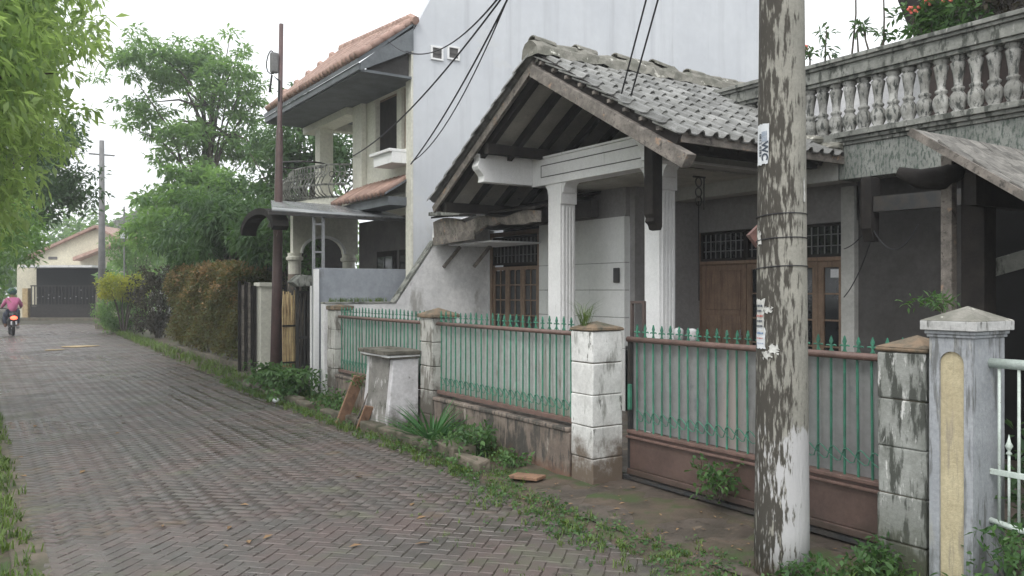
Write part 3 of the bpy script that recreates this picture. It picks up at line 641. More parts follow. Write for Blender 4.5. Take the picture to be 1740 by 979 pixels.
# siding wall panels (street side), with grooves
for z0_, z1_ in ((.03, .86), (.868, 1.276), (1.284, 1.646), (1.654, 2.016), (2.024, 2.64)):
    mb = MB(); mb.box(XS, YC, z0_, XS+.10, 10.36, z1_); mb.build('wall_panel', M['siding'], H, bev=.004)
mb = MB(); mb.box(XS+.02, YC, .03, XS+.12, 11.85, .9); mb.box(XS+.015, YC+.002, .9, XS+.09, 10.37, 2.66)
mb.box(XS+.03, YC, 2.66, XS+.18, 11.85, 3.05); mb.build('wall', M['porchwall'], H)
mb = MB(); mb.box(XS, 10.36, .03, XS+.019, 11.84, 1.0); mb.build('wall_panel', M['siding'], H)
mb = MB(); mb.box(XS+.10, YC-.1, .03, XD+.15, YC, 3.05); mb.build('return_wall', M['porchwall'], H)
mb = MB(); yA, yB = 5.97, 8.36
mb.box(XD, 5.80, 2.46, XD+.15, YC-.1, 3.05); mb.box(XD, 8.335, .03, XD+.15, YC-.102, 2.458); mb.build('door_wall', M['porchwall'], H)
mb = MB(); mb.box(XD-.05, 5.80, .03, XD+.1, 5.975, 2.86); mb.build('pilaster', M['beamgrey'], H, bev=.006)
mb = MB(); mb.box(XD+.03, 3.0, .03, XD+.16, 5.798, 3.0); mb.build('side_wall', M['shadewall'], H)
# joinery helper on a street facing plane X=x: opening y0..y1, z0..z1
def pane_grid(parent, x, y0, y1, z0, z1, cols, rows, fw=.05, leaves=1, name='window', fm='wood'):
    """window leaves: frame with rails, each pane a child"""
    lw = (y1-y0)/leaves
    for k in range(leaves):
        a, b = y0+lw*k+.004, y0+lw*(k+1)-.004
        mb = MB(); d = .04
        mb.box(x, a, z0, x+d, a+fw, z1); mb.box(x, b-fw, z0, x+d, b, z1)
        mb.box(x, a+fw, z0, x+d, b-fw, z0+fw); mb.box(x, a+fw, z1-fw, x+d, b-fw, z1)
        cw = (b-a-2*fw)/cols; rh = (z1-z0-2*fw)/rows; t = .010
        for c_ in range(1, cols): mb.box(x+.004, a+fw+cw*c_-t, z0+fw, x+d-.004, a+fw+cw*c_+t, z1-fw)
        for r_ in range(1, rows): mb.box(x+.006, a+fw, z0+fw+rh*r_-t, x+d-.006, b-fw, z0+fw+rh*r_+t)
        w_ = mb.build(name, M[fm], parent)
        for c_ in range(cols):
            for r_ in range(rows):
                g = MB(); g.box(x+.018, a+fw+cw*c_+t, z0+fw+rh*r_+t, x+.024, a+fw+cw*(c_+1)-t, z0+fw+rh*(r_+1)-t)
                g.build('pane', M['glass'], w_)
def grille(parent, x, y0, y1, z0, z1, n, rows):
    mb = MB(); f = .035
    mb.box(x, y0, z0, x+.04, y0+f, z1); mb.box(x, y1-f, z0, x+.04, y1, z1); mb.box(x, y0+f, z0, x+.04, y1-f, z0+f); mb.box(x, y0+f, z1-f, x+.04, y1-f, z1)
    fr = mb.build('transom', M['darkwood'], parent)
    mb = MB()
    for i in range(1, n): y = y0+(y1-y0)*i/n; mb.box(x+.01, y-.006, z0+f, x+.022, y+.006, z1-f)
    for i in range(1, rows): z = z0+(z1-z0)*i/rows; mb.box(x+.0225, y0+f, z-.006, x+.032, y1-f, z+.006)
    mb.build('grille', M['greypole'], fr)
    mb = MB(); mb.box(x+.034, y0+f, z0+f, x+.038, y1-f, z1-f); mb.build('pane', M['glass'], fr)
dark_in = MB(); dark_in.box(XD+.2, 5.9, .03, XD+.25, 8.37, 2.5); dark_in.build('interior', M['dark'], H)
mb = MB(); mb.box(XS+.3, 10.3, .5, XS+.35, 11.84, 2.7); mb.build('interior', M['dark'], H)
# front door with raised panels
mb = MB(); mb.box(XD+.045, 7.50, .05, XD+.085, 8.27, 2.0); D = mb.build('door', M['doorwood'], H)
for ya, yb in ((7.56, 7.86), (7.91, 8.21)):
    for za, zb in ((.2, .75), (.85, 1.30), (1.38, 1.92)):
        mb = MB(); mb.box(XD+.028, ya, za, XD+.0445, yb, zb); mb.build('door_panel', M['doorwood'], D, bev=.012)
mb = MB(); mb.tube([(XD+.0, 7.535, .98), (XD+.0, 7.535, 1.12)], .009, 6); mb.box(XD-.002, 7.53, 1.03, XD+.044, 7.54, 1.04); mb.build('handle', M['silver'], D)
mb = MB(); mb.box(XD+.01, 8.272, .03, XD+.11, 8.333, 2.455); mb.box(XD+.01, 7.452, .03, XD+.11, 7.498, 2.0); mb.box(XD+.005, 5.976, 2.002, XD+.11, 8.270, 2.05); mb.build('door_frame', M['doorwood'], H, bev=.004)
pane_grid(H, XD+.03, 5.98, 7.45, .25, 2.0, 1, 5, .075, leaves=4, name='glazed_leaf')
mb = MB(); mb.box(XD+.02, 5.98, .03, XD+.09, 7.45, .248); mb.build('sill', M['doorwood'], H)
grille(H, XD+.02, 7.46, 8.27, 2.052, 2.455, 9, 3); grille(H, XD+.02, 6.72, 7.455, 2.052, 2.455, 8, 3); grille(H, XD+.02, 5.98, 6.715, 2.052, 2.455, 8, 3)
mb = MB(); mb.box(XD+.044, 6.06, 1.80, XD+.047, 6.18, 1.90); mb.build('window_notice', M['paper'], label='small pale notice stuck inside the glazed leaf beside the pilaster', cat='notice')
# left window of three leaves
pane_grid(H, XS+.03, 10.42, 11.74, .95, 2.03, 2, 4, .055, leaves=3, name='window')
grille(H, XS+.03, 10.42, 11.74, 2.06, 2.52, 12, 3)
mb = MB(); mb.box(XS+.005, 11.745, .9, XS+.08, 11.80, 2.6); mb.box(XS+.005, 10.365, .9, XS+.08, 10.415, 2.6); mb.box(XS+.005, 10.415, 2.53, XS+.08, 11.745, 2.6); mb.build('window_frame', M['wood'], H, bev=.004)
mb = MB(); mb.box(XS+.0, 11.80, .9, XS+.09, 11.848, 2.65); mb.build('window_reveal', M['whitewall'], H)
# party wall with sloping top
mb = MB(); poly = [(4.42, -.05), (7.34, -.05), (7.34, 3.02), (6.32, 2.66), (6.30, 2.42), (5.60, 1.44), (4.42, 1.44)]
mb.prism([(x, 11.85, z) for x, z in poly], (0, .14, 0)); mb.build('party_wall', M['partywall'], H, bev=.006)
mb = MB(); mb.beam((5.57, 11.925, 1.45), (6.29, 11.925, 2.45), .17, .03); mb.beam((4.42, 11.925, 1.455), (5.6, 11.925, 1.455), .17, .03); mb.build('wall_coping', M['oldcon'], H, bev=.006)
# columns: white front leaf, fluted near side
def column(y0, y1, top):
    x0, x1 = CX, CX+.245
    mb = MB(); mb.box(x0, y0, .03, x1, y1, top); c_ = mb.build('column', M['trimwhite'], H, bev=.004)
    for i in range(4):
        xx = x0+.035+i*.052
        mb = MB(); mb.box(xx, y0-.016, .03, xx+.030, y0-.001, top-.32); mb.build('flute', M['trimwhite'], c_, bev=.004)
    mb = MB(); mb.box(x0-.012, y0-.03, top-.30, x1+.005, y0-.002, top-.03); mb.build('capital_block', M['trimwhite'], c_, bev=.005)
    for s, yb in ((-1, y0-.0315), (1, y1+.001)):       # flared brackets under the beam
        mb = MB(); prof = [(0, 0), (0, -.16), (.015, -.15), (.03, -.09), (.07, -.04), (.13, -.012), (.14, 0)]
        mb.prism([(x0+.01, yb+s*d, top-.001+z) for d, z in prof], (.20, 0, 0))
        mb.build('capital_flare', M['trimwhite'], c_)
    return c_
column(8.60, 8.87, 3.07); column(6.76, 7.00, 3.07)
# porch beam and its brackets
mb = MB(); mb.box(CX-.01, 6.60, 3.075, CX+.24, 9.22, 3.40); mb.build('front_beam', M['trimwhite'], H, bev=.004)
for (ya, yb, za, zb, w_) in ((6.75, 9.1, 3.345, 3.357, .012), (6.75, 9.1, 3.135, 3.147, .012)):
    pass
mb = MB(); yq0, yq1, zq0, zq1 = 6.78, 9.02, 3.15, 3.315
mb.box(CX-.0145, yq0, zq0, CX-.0105, yq1, zq0+.012); mb.box(CX-.0145, yq0, zq1-.012, CX-.0105, yq1, zq1); mb.box(CX-.0145, yq1-.012, zq0+.012, CX-.0105, yq1, zq1-.012); mb.box(CX-.0145, yq0, zq0+.012, CX-.0105, yq0+.012, zq1-.012); mb.build('beam_groove', M['darkwall'], H)
mb = MB(); mb.box(CX-.028, 6.62, 3.402, CX+.25, 9.22, 3.43); mb.box(CX-.02, 6.62, 3.045, CX+.22, 9.22, 3.074) ; mb.build('beam_moulding', M['trimwhite'], H, bev=.004)
def scroll_profile(xa, xb, z0, z1):
    pts = [(xb, z0), (xb, z1), (xa, z1)]; n = 9
    for i in range(1, n+1):
        t = i/n; z = z1-(z1-z0)*t
        pts.append((xa+.03+.10*t*t+.028*math.sin(t*math.pi*3.2), z))
    return pts
mb = MB(); mb.prism([(x, 9.225, z) for x, z in scroll_profile(5.50, CX+.24, 3.07, 3.43)], (0, .15, 0)); mb.build('scroll_bracket', M['trimwhite'], H, bev=.004)
mb = MB(); mb.prism([(x, 6.46, z) for x, z in scroll_profile(5.86, CX+.24, 3.03, 3.46)], (0, .135, 0)); mb.build('scroll_bracket', M['trimwhite'], H, bev=.004)
mb = MB(); mb.box(CX+.245, 6.60, 3.06, XD-.02, 6.78, 3.22); mb.build('side_beam', M['beamgrey'], H, bev=.004)
mb = MB(); mb.box(CX+.24, 6.575, 3.065, 7.98, 6.598, 3.09); mb.build('beam_moulding', M['trimwhite'], H)
# porch ceiling and shadowed gable infill
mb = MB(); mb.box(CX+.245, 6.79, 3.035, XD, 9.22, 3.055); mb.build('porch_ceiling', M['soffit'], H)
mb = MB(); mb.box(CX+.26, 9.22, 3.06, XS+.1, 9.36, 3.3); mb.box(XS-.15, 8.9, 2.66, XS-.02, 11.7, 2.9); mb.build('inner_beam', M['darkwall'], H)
for y in (7.2, 8.2):
    mb = MB(); mb.sphere((6.95, y, 3.0), .045, 10, 8); mb.build('lamp_globe' , M['paper'], H, smooth=True)
    break
# roof: deck, rafters, purlin, boards, tiles
XB = 9.6; RF = MB(); dz = .10
def deckpoly(y0, y1, dz0, dz1, x0, x1):
    return [(x0, y0, zroof(y0)-dz0), (x0, y1, zroof(y1)-dz0), (x0, y1, zroof(y1)-dz1), (x0, y0, zroof(y0)-dz1)]
RF.prism(deckpoly(YE+.03, YR, .105, .075, XF+.04, XB), (8.0-XF-.04, 0, 0))
RF.prism([(8.001, 6.55, zroof(6.55)-.105), (8.001, YR, ZR-.105), (8.001, YR, ZR-.075), (8.001, 6.55, zroof(6.55)-.075)], (XB-8.0, 0, 0))
RF.prism(deckpoly(YR+.001, YL-.03, .105, .075, XF+.04, XB), (XB-XF-.04, 0, 0))
roof = RF.build('roof', M['soffit'], H)
for i in range(10):
    x = 5.60+i*.42
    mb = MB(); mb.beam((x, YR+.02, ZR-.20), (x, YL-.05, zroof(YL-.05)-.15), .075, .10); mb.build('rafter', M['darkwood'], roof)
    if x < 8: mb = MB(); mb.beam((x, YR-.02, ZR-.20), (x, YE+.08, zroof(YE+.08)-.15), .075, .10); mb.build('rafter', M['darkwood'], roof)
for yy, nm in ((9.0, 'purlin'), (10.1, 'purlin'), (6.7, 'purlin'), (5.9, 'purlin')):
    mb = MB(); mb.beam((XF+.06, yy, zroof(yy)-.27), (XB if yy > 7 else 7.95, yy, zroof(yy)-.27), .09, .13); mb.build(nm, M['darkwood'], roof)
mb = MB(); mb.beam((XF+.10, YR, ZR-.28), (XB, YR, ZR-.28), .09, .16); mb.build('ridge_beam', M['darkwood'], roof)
mb = MB(); mb.beam((XF+.0, YR-.02, ZR-.235), (XF+.0, YE-.16, zroof(YE-.16)-.235), .11, .125); 
for q in range(len(mb.v)): mb.v[q] = tuple(c_+random.uniform(-.016, .016) for c_ in mb.v[q])
mb.build('bargeboard', M['oldwood'], roof, bev=.008, label='heavy weathered timber under the right roof edge with split raw end')
mb = MB(); mb.beam((XF+.03, YR-.06, ZR-.115), (XF+.03, YE+.0, zroof(YE+.0)-.115), .03, .12); mb.build('verge_board', M['darkwood'], roof)
mb = MB(); mb.beam((XF+.02, YR+.01, ZR-.135), (XF+.02, YL, zroof(YL)-.135), .035, .10); mb.build('bargeboard', M['oldwood'], roof, bev=.004)
mb = MB(); mb.beam((XF+.05, YE+.005, ZE-.075), (7.98, YE+.005, ZE-.075), .03, .10); mb.build('eave_board', M['oldwood'], roof, bev=.004)
mb = MB(); mb.beam((XF+.05, YL-.01, ZL-.10), (XB, YL-.01, ZL-.10), .03, .12); mb.build('eave_board', M['oldwood'], roof, bev=.004)
for i in range(9):   # stub ends of battens along the verge
    y = YE+.2+i*.24; mb = MB(); mb.box(XF-.05, y-.02, zroof(y)-.10, XF+.10, y+.02, zroof(y)-.065); mb.build('batten', M['oldwood'], roof)
TW, TL = .178, .36; EXP = .285
def tile_mesh():
    mb = MB(); prof = [(-.5, .004), (-.30, .0), (-.08, .001), (.06, .010), (.16, .040), (.30, .052), (.43, .040), (.54, .006)]
    n = len(prof); L = TL
    for (yy, zz) in ((-L/2, 0), (L/2, 0)):
        for s_, z in prof: mb.v.append((s_*TW, yy, z+zz))
    for (yy) in (-L/2, L/2):
        for s_, z in prof: mb.v.append((s_*TW, yy, z-.014))
    mb.f = [(i, i+1, n+i+1, n+i) for i in range(n-1)]+[(2*n+i, 3*n+i, 3*n+i+1, 2*n+i+1) for i in range(n-1)]
    mb.f += [(i, 2*n+i, 2*n+i+1, i+1) for i in range(n-1)] + [(0, n, 3*n, 2*n), (n-1, 3*n-1, 4*n-1, 2*n-1)]
    return mb
tm = tile_mesh(); TME = tm.mesh('roof_tile', M['tile'])
aR = math.atan(sR); rows = int((YR-YE)/math.cos(aR)/EXP)+1
for r_ in range(rows):
    d = TL/2+r_*EXP; y = YE-.04+d*math.cos(aR); 
    if y > YR+.02: break
    z = zroof(y)-.035
    k = 0; x = XF+TW/2-.04
    while x < (8.0 if y < 6.6 else 9.5):
        inst('roof_tile', TME, (x, y+random.uniform(-.008,.008), z+random.uniform(-.003,.004)), roof, (aR-R(4.2)+random.uniform(-.02,.02), random.uniform(-.015,.015), random.uniform(-.02,.02)))
        x += TW; k += 1
# left slope: not in view from the street except its stepped edge
aL = math.atan(sL); fld = MB(); r_ = 0
while True:
    d = TL/2+r_*EXP; y = YL+.04-d*math.cos(aL)
    if y < YR: break
    z = zroof(y)-.035
    for k in range(23):
        x = XF+TW/2-.04+k*TW
        if k < 2: inst('roof_tile', TME, (x-.02, y, z+.025+random.uniform(-.003,.004)), roof, (aL-R(5.5), random.uniform(-.02,.02), math.pi+random.uniform(-.02,.02)))
        else:
            Mx = Matrix.Translation((x, y, z)) @ Matrix.Rotation(math.pi, 4, 'Z') @ Matrix.Rotation(aL-R(3.2), 4, 'X')
            fld.add([Mx @ Vector(v) for v in tm.v], tm.f)
    r_ += 1
fld.build('tile_field', M['tile'], roof, kind='stuff')
# ridge: mortar hump with broken cap tiles
mb = MB(); n = 40; prof = [(-.17, -.10), (-.13, .05), (-.07, .13), (.0, .16), (.07, .13), (.13, .05), (.17, -.10)]
for i in range(n+1):
    x = XF-.06+(XB-XF+.1)*i/n; k = 1+.18*math.sin(i*1.9)+random.uniform(-.12,.12)
    for py_, pz_ in prof: mb.v.append((x+random.uniform(-.02,.02), YR+py_*1.0+random.uniform(-.01,.01), ZR+pz_*k*.75+.01*math.sin(i)))
m_ = len(prof); mb.f = [(i*m_+j, i*m_+j+1, (i+1)*m_+j+1, (i+1)*m_+j) for i in range(n) for j in range(m_-1)]+[tuple(range(m_)), tuple(n*m_+j for j in range(m_))]
mb.build('ridge_mortar', M['ridge'], roof, smooth=False)
for i in range(13):
    x = XF+.12+i*.31; mb = MB()
    if i in (3, 7): continue
    rr = .085; tilt = random.uniform(-.03,.05); pts = [(rr*math.cos(a), rr*.8*math.sin(a)) for a in [math.pi*q/6 for q in range(7)]]
    ring = pts+[(p*.82, q*.82) for p, q in pts[::-1]]
    mb.prism([(x-.15, YR+p, ZR+.075+q+tilt) for p, q in ring], (.30, 0, -tilt*.8)); mb.build('ridge_tile', M['ridge'], roof)
# mossy mortar lump at the near eave corner
mb = MB(); mb.sphere((7.93, YE+.12, ZE+.06), .13, 10, 7, (1.3, 1, .5)); mb.sphere((7.8, YE+.28, ZE+.16), .11, 9, 6, (1.2, 1.2, .5))
for q in range(len(mb.v)): mb.v[q] = tuple(c_+random.uniform(-.014, .014) for c_ in mb.v[q])
mb.build('mortar_lump', M['ridge'], roof)
# hanging dark post with carved end
mb = MB(); px_, py_ = 5.94, 6.30
mb.prism([(px_-.07, py_, 3.30), (px_-.07, py_, 2.44), (px_-.05, py_, 2.40), (px_-.06, py_, 2.36), (px_-.02, py_, 2.33), (px_+.0, py_, 2.28), (px_+.05, py_, 2.27), (px_+.07, py_, 2.31), (px_+.07, py_, 3.30)], (0, .13, 0)); mb.build('hanging_post', M['darkwood'], H, bev=.006)
mb = MB(); mb.beam((px_, py_+.07, 3.30), (CX+.1, py_+.07, 3.36), .1, .12); mb.build('post_tie', M['darkwood'], H)
# crumbling fascia and small awning over the left window
F0 = MB(); n = 18; xx = 6.26
for i in range(n+1):
    y = 8.9+(11.82-8.9)*i/n; br = .06*abs(math.sin(i*1.3)) if 4 < i < 9 else .012*math.sin(i*2.1)
    zb = 2.45+(.02 if i > 9 else .10+br); zt = 2.70+.03*math.sin(i*.9)+(.06 if i > 12 else 0)
    F0.v += [(xx, y, zb), (xx-.02, y, zt), (xx+.05, y, zb), (xx+.05, y, zt)]
F0.f = [q for i in range(n) for q in ((4*i, 4*i+1, 4*i+5, 4*i+4), (4*i+2, 4*i+6, 4*i+7, 4*i+3), (4*i+1, 4*i+3, 4*i+7, 4*i+5), (4*i, 4*i+4, 4*i+6, 4*i+2))]+[(0, 2, 3, 1), (4*n, 4*n+1, 4*n+3, 4*n+2)]
F0.build('low_fascia', M['oldwood'], H, label='broken peeling fascia board of the low roof strip')
mb = MB(); mb.prism([(6.2, 8.9, 2.72), (6.2, 11.82, 2.80), (7.33, 11.82, 3.0), (7.33, 8.9, 3.0)], (0, 0, .03)); mb.build('low_roof', M['darkwood'], H)
for i in range(6): mb = MB(); mb.box(6.14, 10.9+i*.15, 2.79+.01*i, 6.5, 11.04+i*.15, 2.825+.012*i+random.uniform(0,.02)); mb.build('low_roof_tile', M['oldcon'], H)
mb = MB(); mb.beam((6.235, 10.5, 2.47), (6.235, 11.8, 2.43), .025, .13); mb.build('fascia_board', M['oldwood'], H, bev=.004)
mb = MB(); mb.box(6.40, 10.3, 2.36, 7.29, 11.6, 2.385); mb.build('window_hood', M['whitewall'], H, bev=.004)
for ya, x0_ in ((11.80, 6.45), (11.25, 6.7)):
    mb = MB(); mb.beam((x0_+.28, ya, 2.36), (x0_-.03, ya, 2.02), .035, .05); mb.build('hood_strut', M['oldwood'], H)
mb = MB(); mb.tube([(8.57, 8.26, 3.0), (8.575, 8.26, 2.5), (8.57, 8.25, 1.9), (8.58, 8.26, 1.5)], .006, 4); mb.build('loose_cable', M['cable'], H)
# wrought scroll by the right column
mb = MB()
for zc_ in (2.92, 2.80, 2.70):
    mb.tube([(7.16+.05*math.cos(a), 6.90, zc_+.055*math.sin(a)) for a in [2*math.pi*q/12 for q in range(13)]], .009, 5)
mb.tube([(7.07, 6.90, 2.98), (7.27, 6.90, 2.98)], .012, 5); mb.tube([(7.25, 6.90, 2.6), (7.25, 6.90, 2.98)], .01, 5); mb.build('iron_scrollwork', M['blackmetal'], H)
mb = MB(); mb.box(XS-.03, 8.46, 1.75, XS-.005, 8.58, 1.95); mb.build('wall_lamp', M['blackmetal'], H, bev=.01)
# clutter behind the gate
mb = MB(); fx, fy0, fy1 = 5.35, 5.86, 6.03
mb.box(fx, fy0, 1.15, fx+.03, fy0+.025, 1.545); mb.box(fx, fy1, 1.15, fx+.03, fy1+.025, 1.545); mb.box(fx, fy0+.0255, 1.52, fx+.03, fy1-.0005, 1.545)
mb.box(fx, fy0, .03, fx+.03, fy0+.025, 1.149); mb.box(fx, fy1, .03, fx+.03, fy1+.025, 1.149)
mb.build('wooden_frame', M['darkwood2'], bev=.002, label='narrow brown wooden frame standing behind the white block pillar', cat='frame')
for k, (yy, lb) in enumerate(((5.20, 'left one of two small white tubs behind the gate spikes'), (5.04, 'right one of two small white tubs behind the gate spikes'))):
    mb = MB(); mb.lathe([(.03, 0), (.042, .04), (.045, .10), (.032, .115), (.02, .12), (.0005, .122)], (5.15, yy, 1.20), 10); mb.build('white_tub', M['tub'], smooth=True, label=lb, cat='tub', group='white tubs behind the gate')
mb = MB(); mb.box(5.05, 4.3, .03, 5.35, 5.45, 1.198); mb.build('low_yard_wall', M['midblock'], bev=.01, label='low masonry ledge carrying the white tubs behind the gate', cat='low wall')

# ================================================================== BALCONY HOUSE ON THE RIGHT
BH = empty('balcony_house', (9, 3.5, 0), 'mould stained house with concrete balustrade balcony on the right', 'house')
BX = 8.0
mb = MB(); mb.box(BX, -1.0, 2.86, BX+.28, 5.62, 3.23); mb.build('stained_beam', M['mosscon'], BH, bev=.006)
mb = MB(); mb.box(BX+.005, 5.63, 2.86, BX+.28, 8.2, 3.23); mb.build('plain_beam', M['beamgrey'], BH, bev=.006)
for z0_, z1_, o_ in ((3.232, 3.27, .02), (3.271, 3.31, .05), (3.311, 3.37, .085)):
    mb = MB(); mb.box(BX-o_, -1.0, z0_, BX+.3+o_, 5.62, z1_); mb.build('ledge_moulding', M['oldcon'], BH, bev=.005)
mb = MB(); mb.box(BX-.02, 5.621, 3.24, BX+.3, 7.4, 3.37); mb.build('ledge_moulding', M['oldcon'], BH)
for z0_, z1_, o_ in ((3.95, 3.99, .02), (3.991, 4.12, .045), (4.121, 4.155, .075), (4.156, 4.20, .10)):
    mb = MB(); mb.box(BX-o_+.04, -1.0, z0_, BX+.22+o_, 7.4, z1_); mb.build('rail_moulding', M['oldcon'], BH, bev=.005)
blp = [(.070, 0), (.075, .03), (.05, .045), (.072, .09), (.082, .14), (.075, .19), (.045, .235), (.06, .25), (.06, .27), (.04, .285), (.045, .36), (.06, .45), (.072, .51), (.05, .53), (.075, .55), (.075, .579)]
bmb = MB(); bmb.lathe(blp, (0,0,0), 12); BL = bmb.mesh('baluster', M['baluster'], smooth=True)
y = 7.1
while y > -.6:
    inst('baluster', BL, (BX+.12, y, 3.371), BH, (0,0,random.uniform(0,3))); y -= .171
mb = MB(); mb.box(BX+.3, -1, 2.98, 14, 5.62, 3.02); mb.box(BX+.3, 5.62, 3.06, 14, 8.2, 3.10); mb.build('balcony_slab', M['beamgrey'], BH)
mb = MB(); mb.box(10.2, 5.93, 3.02, 10.35, 10, 4.50); mb.build('upper_wall', M['whitewall'], BH)
mb = MB(); mb.box(10.2, -1.5, 3.02, 10.35, 5.925, 6.9); mb.build('upper_wall', M['darkwood2'], BH)
mb = MB(); mb.prism([(9.4, 5.95, 5.6), (9.4, 5.62, 4.72), (9.4, 5.4, 4.66), (9.4, -2, 4.66), (9.4, -2, 6.8), (9.4, 5.6, 6.8)], (3, 0, 0)); mb.build('upper_roof', M['darkwood'], BH)
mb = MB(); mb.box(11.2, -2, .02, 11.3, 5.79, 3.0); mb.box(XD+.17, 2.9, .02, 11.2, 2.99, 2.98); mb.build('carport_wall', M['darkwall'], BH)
mb = MB(); mb.box(8.29, -3.2, .02, 8.35, 4.2, 2.97); mb.build('carport_shade_sheet', M['dark'], BH)  # near-black sheet standing in for the shade deep in the carport
# hanging block and beam under the carport
mb = MB(); mb.prism([(BX-.12, 5.15, 2.84), (BX-.12, 5.15, 2.30), (BX-.06, 5.15, 2.16), (BX+.02, 5.15, 2.16), (BX+.05, 5.15, 2.84)], (0, .12, 0)); mb.build('hanging_block', M['darkwood'], BH, bev=.006)
mb = MB(); mb.beam((BX-.04, 5.14, 2.55), (BX-.2, 1.0, 2.50), .10, .16); mb.build('carport_beam', M['blackmetal'], BH)
# lean-to with slatted roof on the far right
SH = empty('lean_to', (5.8, 3.0, 0), 'lean-to carport roof of grey weathered shingles on a dark timber post', 'carport')
ax, ay, az = 5.35, 3.16, 2.735; bx_, by_, bz_ = 5.35, 1.9, 1.86
nr = 11; nc = 16; sl = (Vector((0, by_-ay, bz_-az)))
mb = MB(); mb.prism([(ax, ay, az-.03), (ax, by_, bz_-.03), (ax, by_, bz_-.06), (ax, ay, az-.06)], (2.6, 0, 0)); sr = mb.build('roof_deck', M['darkwood'], SH)
ln = sl.length; u = sl.normalized(); ang = math.atan2(sl.z, sl.y)
sm_ = MB(); sm_.box(-.078, -.075, -.004, .078, .075, .006); SHM = sm_.mesh('shingle', M['shingle'])
for i in range(nr):
    for j in range(nc):
        c_ = Vector((ax-.02+.08+j*.162+(.08 if i % 2 else 0), ay, az))+u*(.07+i*ln/nr)
        inst('shingle', SHM, c_+Vector((0,0,-.012)), sr, (ang+math.pi+R(4)+random.uniform(-.03,.03), 0, random.uniform(-.04,.04)))
mb = MB(); mb.beam((ax-.02, ay+.03, az-.01), (ax-.02, by_, bz_-.035), .03, .05); mb.build('verge_board', M['oldwood'], SH)
mb = MB(); mb.beam((ax+.8, ay-.1, az-.20), (ax+.8, by_, bz_-.13), .08, .1); mb.build('rafter', M['darkwood'], SH)
mb = MB(); mb.beam((5.60, 2.93, 2.33), (7.6, 2.93, 2.33), .08, .22); mb.build('cross_beam', M['darkwood'], SH)
mb = MB(); mb.box(5.80, 2.94, .02, 5.96, 3.10, 2.50); mb.build('post', M['darkwood'], SH, bev=.006)
mb = MB(); mb.box(5.72, 3.12, .02, 5.79, 3.20, 2.60); mb.build('post', M['oldwood'], SH, bev=.006)
mb = MB(); mb.tube([(5.55, 3.42, 2.50), (5.62, 3.30, 2.44), (5.72, 3.18, 2.44), (5.8, 3.1, 2.5)], [.035, .07, .085, .06], 9); mb.build('log_stub', M['darkwood'], SH, smooth=True)
mb = MB(); mb.beam((6.0, 3.0, 1.80), (6.9, 1.9, 2.25), .05, .12); mb.build('brace', M['oldcon'], SH, bev=.004)

# ================================================================== TWO STOREY NEIGHBOUR
N2 = empty('two_storey_house', (7.5, 14.5, 0), 'two storey cream house with tall blue grey side wall and orange tiled roof', 'house')
NX = 6.0; NY = 12.05
mb = MB(); prof = [(NX, -.05), (15.0, -.05), (15.0, 10.5), (7.3, 10.2), (6.35, 6.5), (NX, 5.85)]
mb.prism([(x, NY, z) for x, z in prof], (0, .15, 0)); mb.build('side_wall', M['tallwall'], N2)
mb = MB(); mb.box(NX-.04, NY-.005, 1.4, NX-.001, NY+.2, 5.70); mb.build('corner_strip', M['cream'], N2, bev=.004)
for px in (742, 770):
    p = P(px, 84, Y=NY); s_ = .085
    mb = MB(); t = .03
    mb.box(p.x-s_-t, NY-.03, p.z-s_-t, p.x+s_+t, NY-.002, p.z-s_); mb.box(p.x-s_-t, NY-.03, p.z+s_, p.x+s_+t, NY-.002, p.z+s_+t)
    mb.box(p.x-s_-t, NY-.03, p.z-s_, p.x-s_, NY-.002, p.z+s_); mb.box(p.x+s_, NY-.03, p.z-s_, p.x+s_+t, NY-.002, p.z+s_)
    fr = mb.build('vent_frame', M['trimwhite'], N2, bev=.003)
    mb = MB(); mb.box(p.x-s_, NY-.010, p.z-s_, p.x+s_, NY-.003, p.z+s_); mb.box(p.x-s_, NY-.02, p.z-.008, p.x+s_, NY-.0105, p.z+.008); mb.build('vent_grid', M['darkwall'], fr)
# low blue grey wall
mb = MB(); mb.box(4.56, 12.55, -.05, 6.2, 12.68, 2.0); mb.build('front_wall', M['greywall'], N2, bev=.005)
mb = MB(); mb.box(4.50, 12.50, -.05, 4.58, 12.545, 1.98); mb.build('wall_post', M['trimwhite'], N2)
# upper bay
mb = MB(); mb.box(NX+.06, 12.21, 3.30, NX+.20, 13.05, 4.02); mb.box(NX+.06, 13.05, 3.30, NX+.20, 14.5, 4.02)
mb.box(NX+.06, 13.68, 4.02, NX+.20, 14.5, 5.05); mb.box(NX+.06, 12.21, 5.05, NX+.20, 14.5, 5.3); mb.box(NX+.06, 12.62, 4.02, NX+.20, 12.8, 5.05); mb.box(NX+.2, 14.35, 3.3, NX+2.4, 14.5, 5.3)
mb.build('bay_wall', M['cream'], N2)
mb = MB(); mb.box(NX-.04, 14.08, 3.30, NX+.058, 14.5, 5.2); mb.build('bay_pilaster', M['cream'], N2, bev=.005)
mb = MB(); mb.box(NX+.15, 12.80, 4.02, NX+.19, 13.68, 5.05); wn = mb.build('window', M['wood'], N2)
mb = MB(); mb.box(NX+.13, 12.84, 4.06, NX+.149, 13.64, 5.0); mb.build('shutter', M['darkwood'], wn)
mb = MB(); mb.box(NX+.12, 12.21, 4.02, NX+.18, 12.62, 5.05); mb.build('window', M['doorwood'], N2)
mb = MB(); mb.box(NX-.30, 12.22, 3.72, NX+.055, 12.95, 3.90); mb.build('planter_ledge', M['trimwhite'], N2, bev=.006)
mb = MB(); mb.box(NX-.35, 12.215, 3.901, NX+.055, 13.02, 3.95); mb.build('planter_cap', M['trimwhite'], N2, bev=.006)
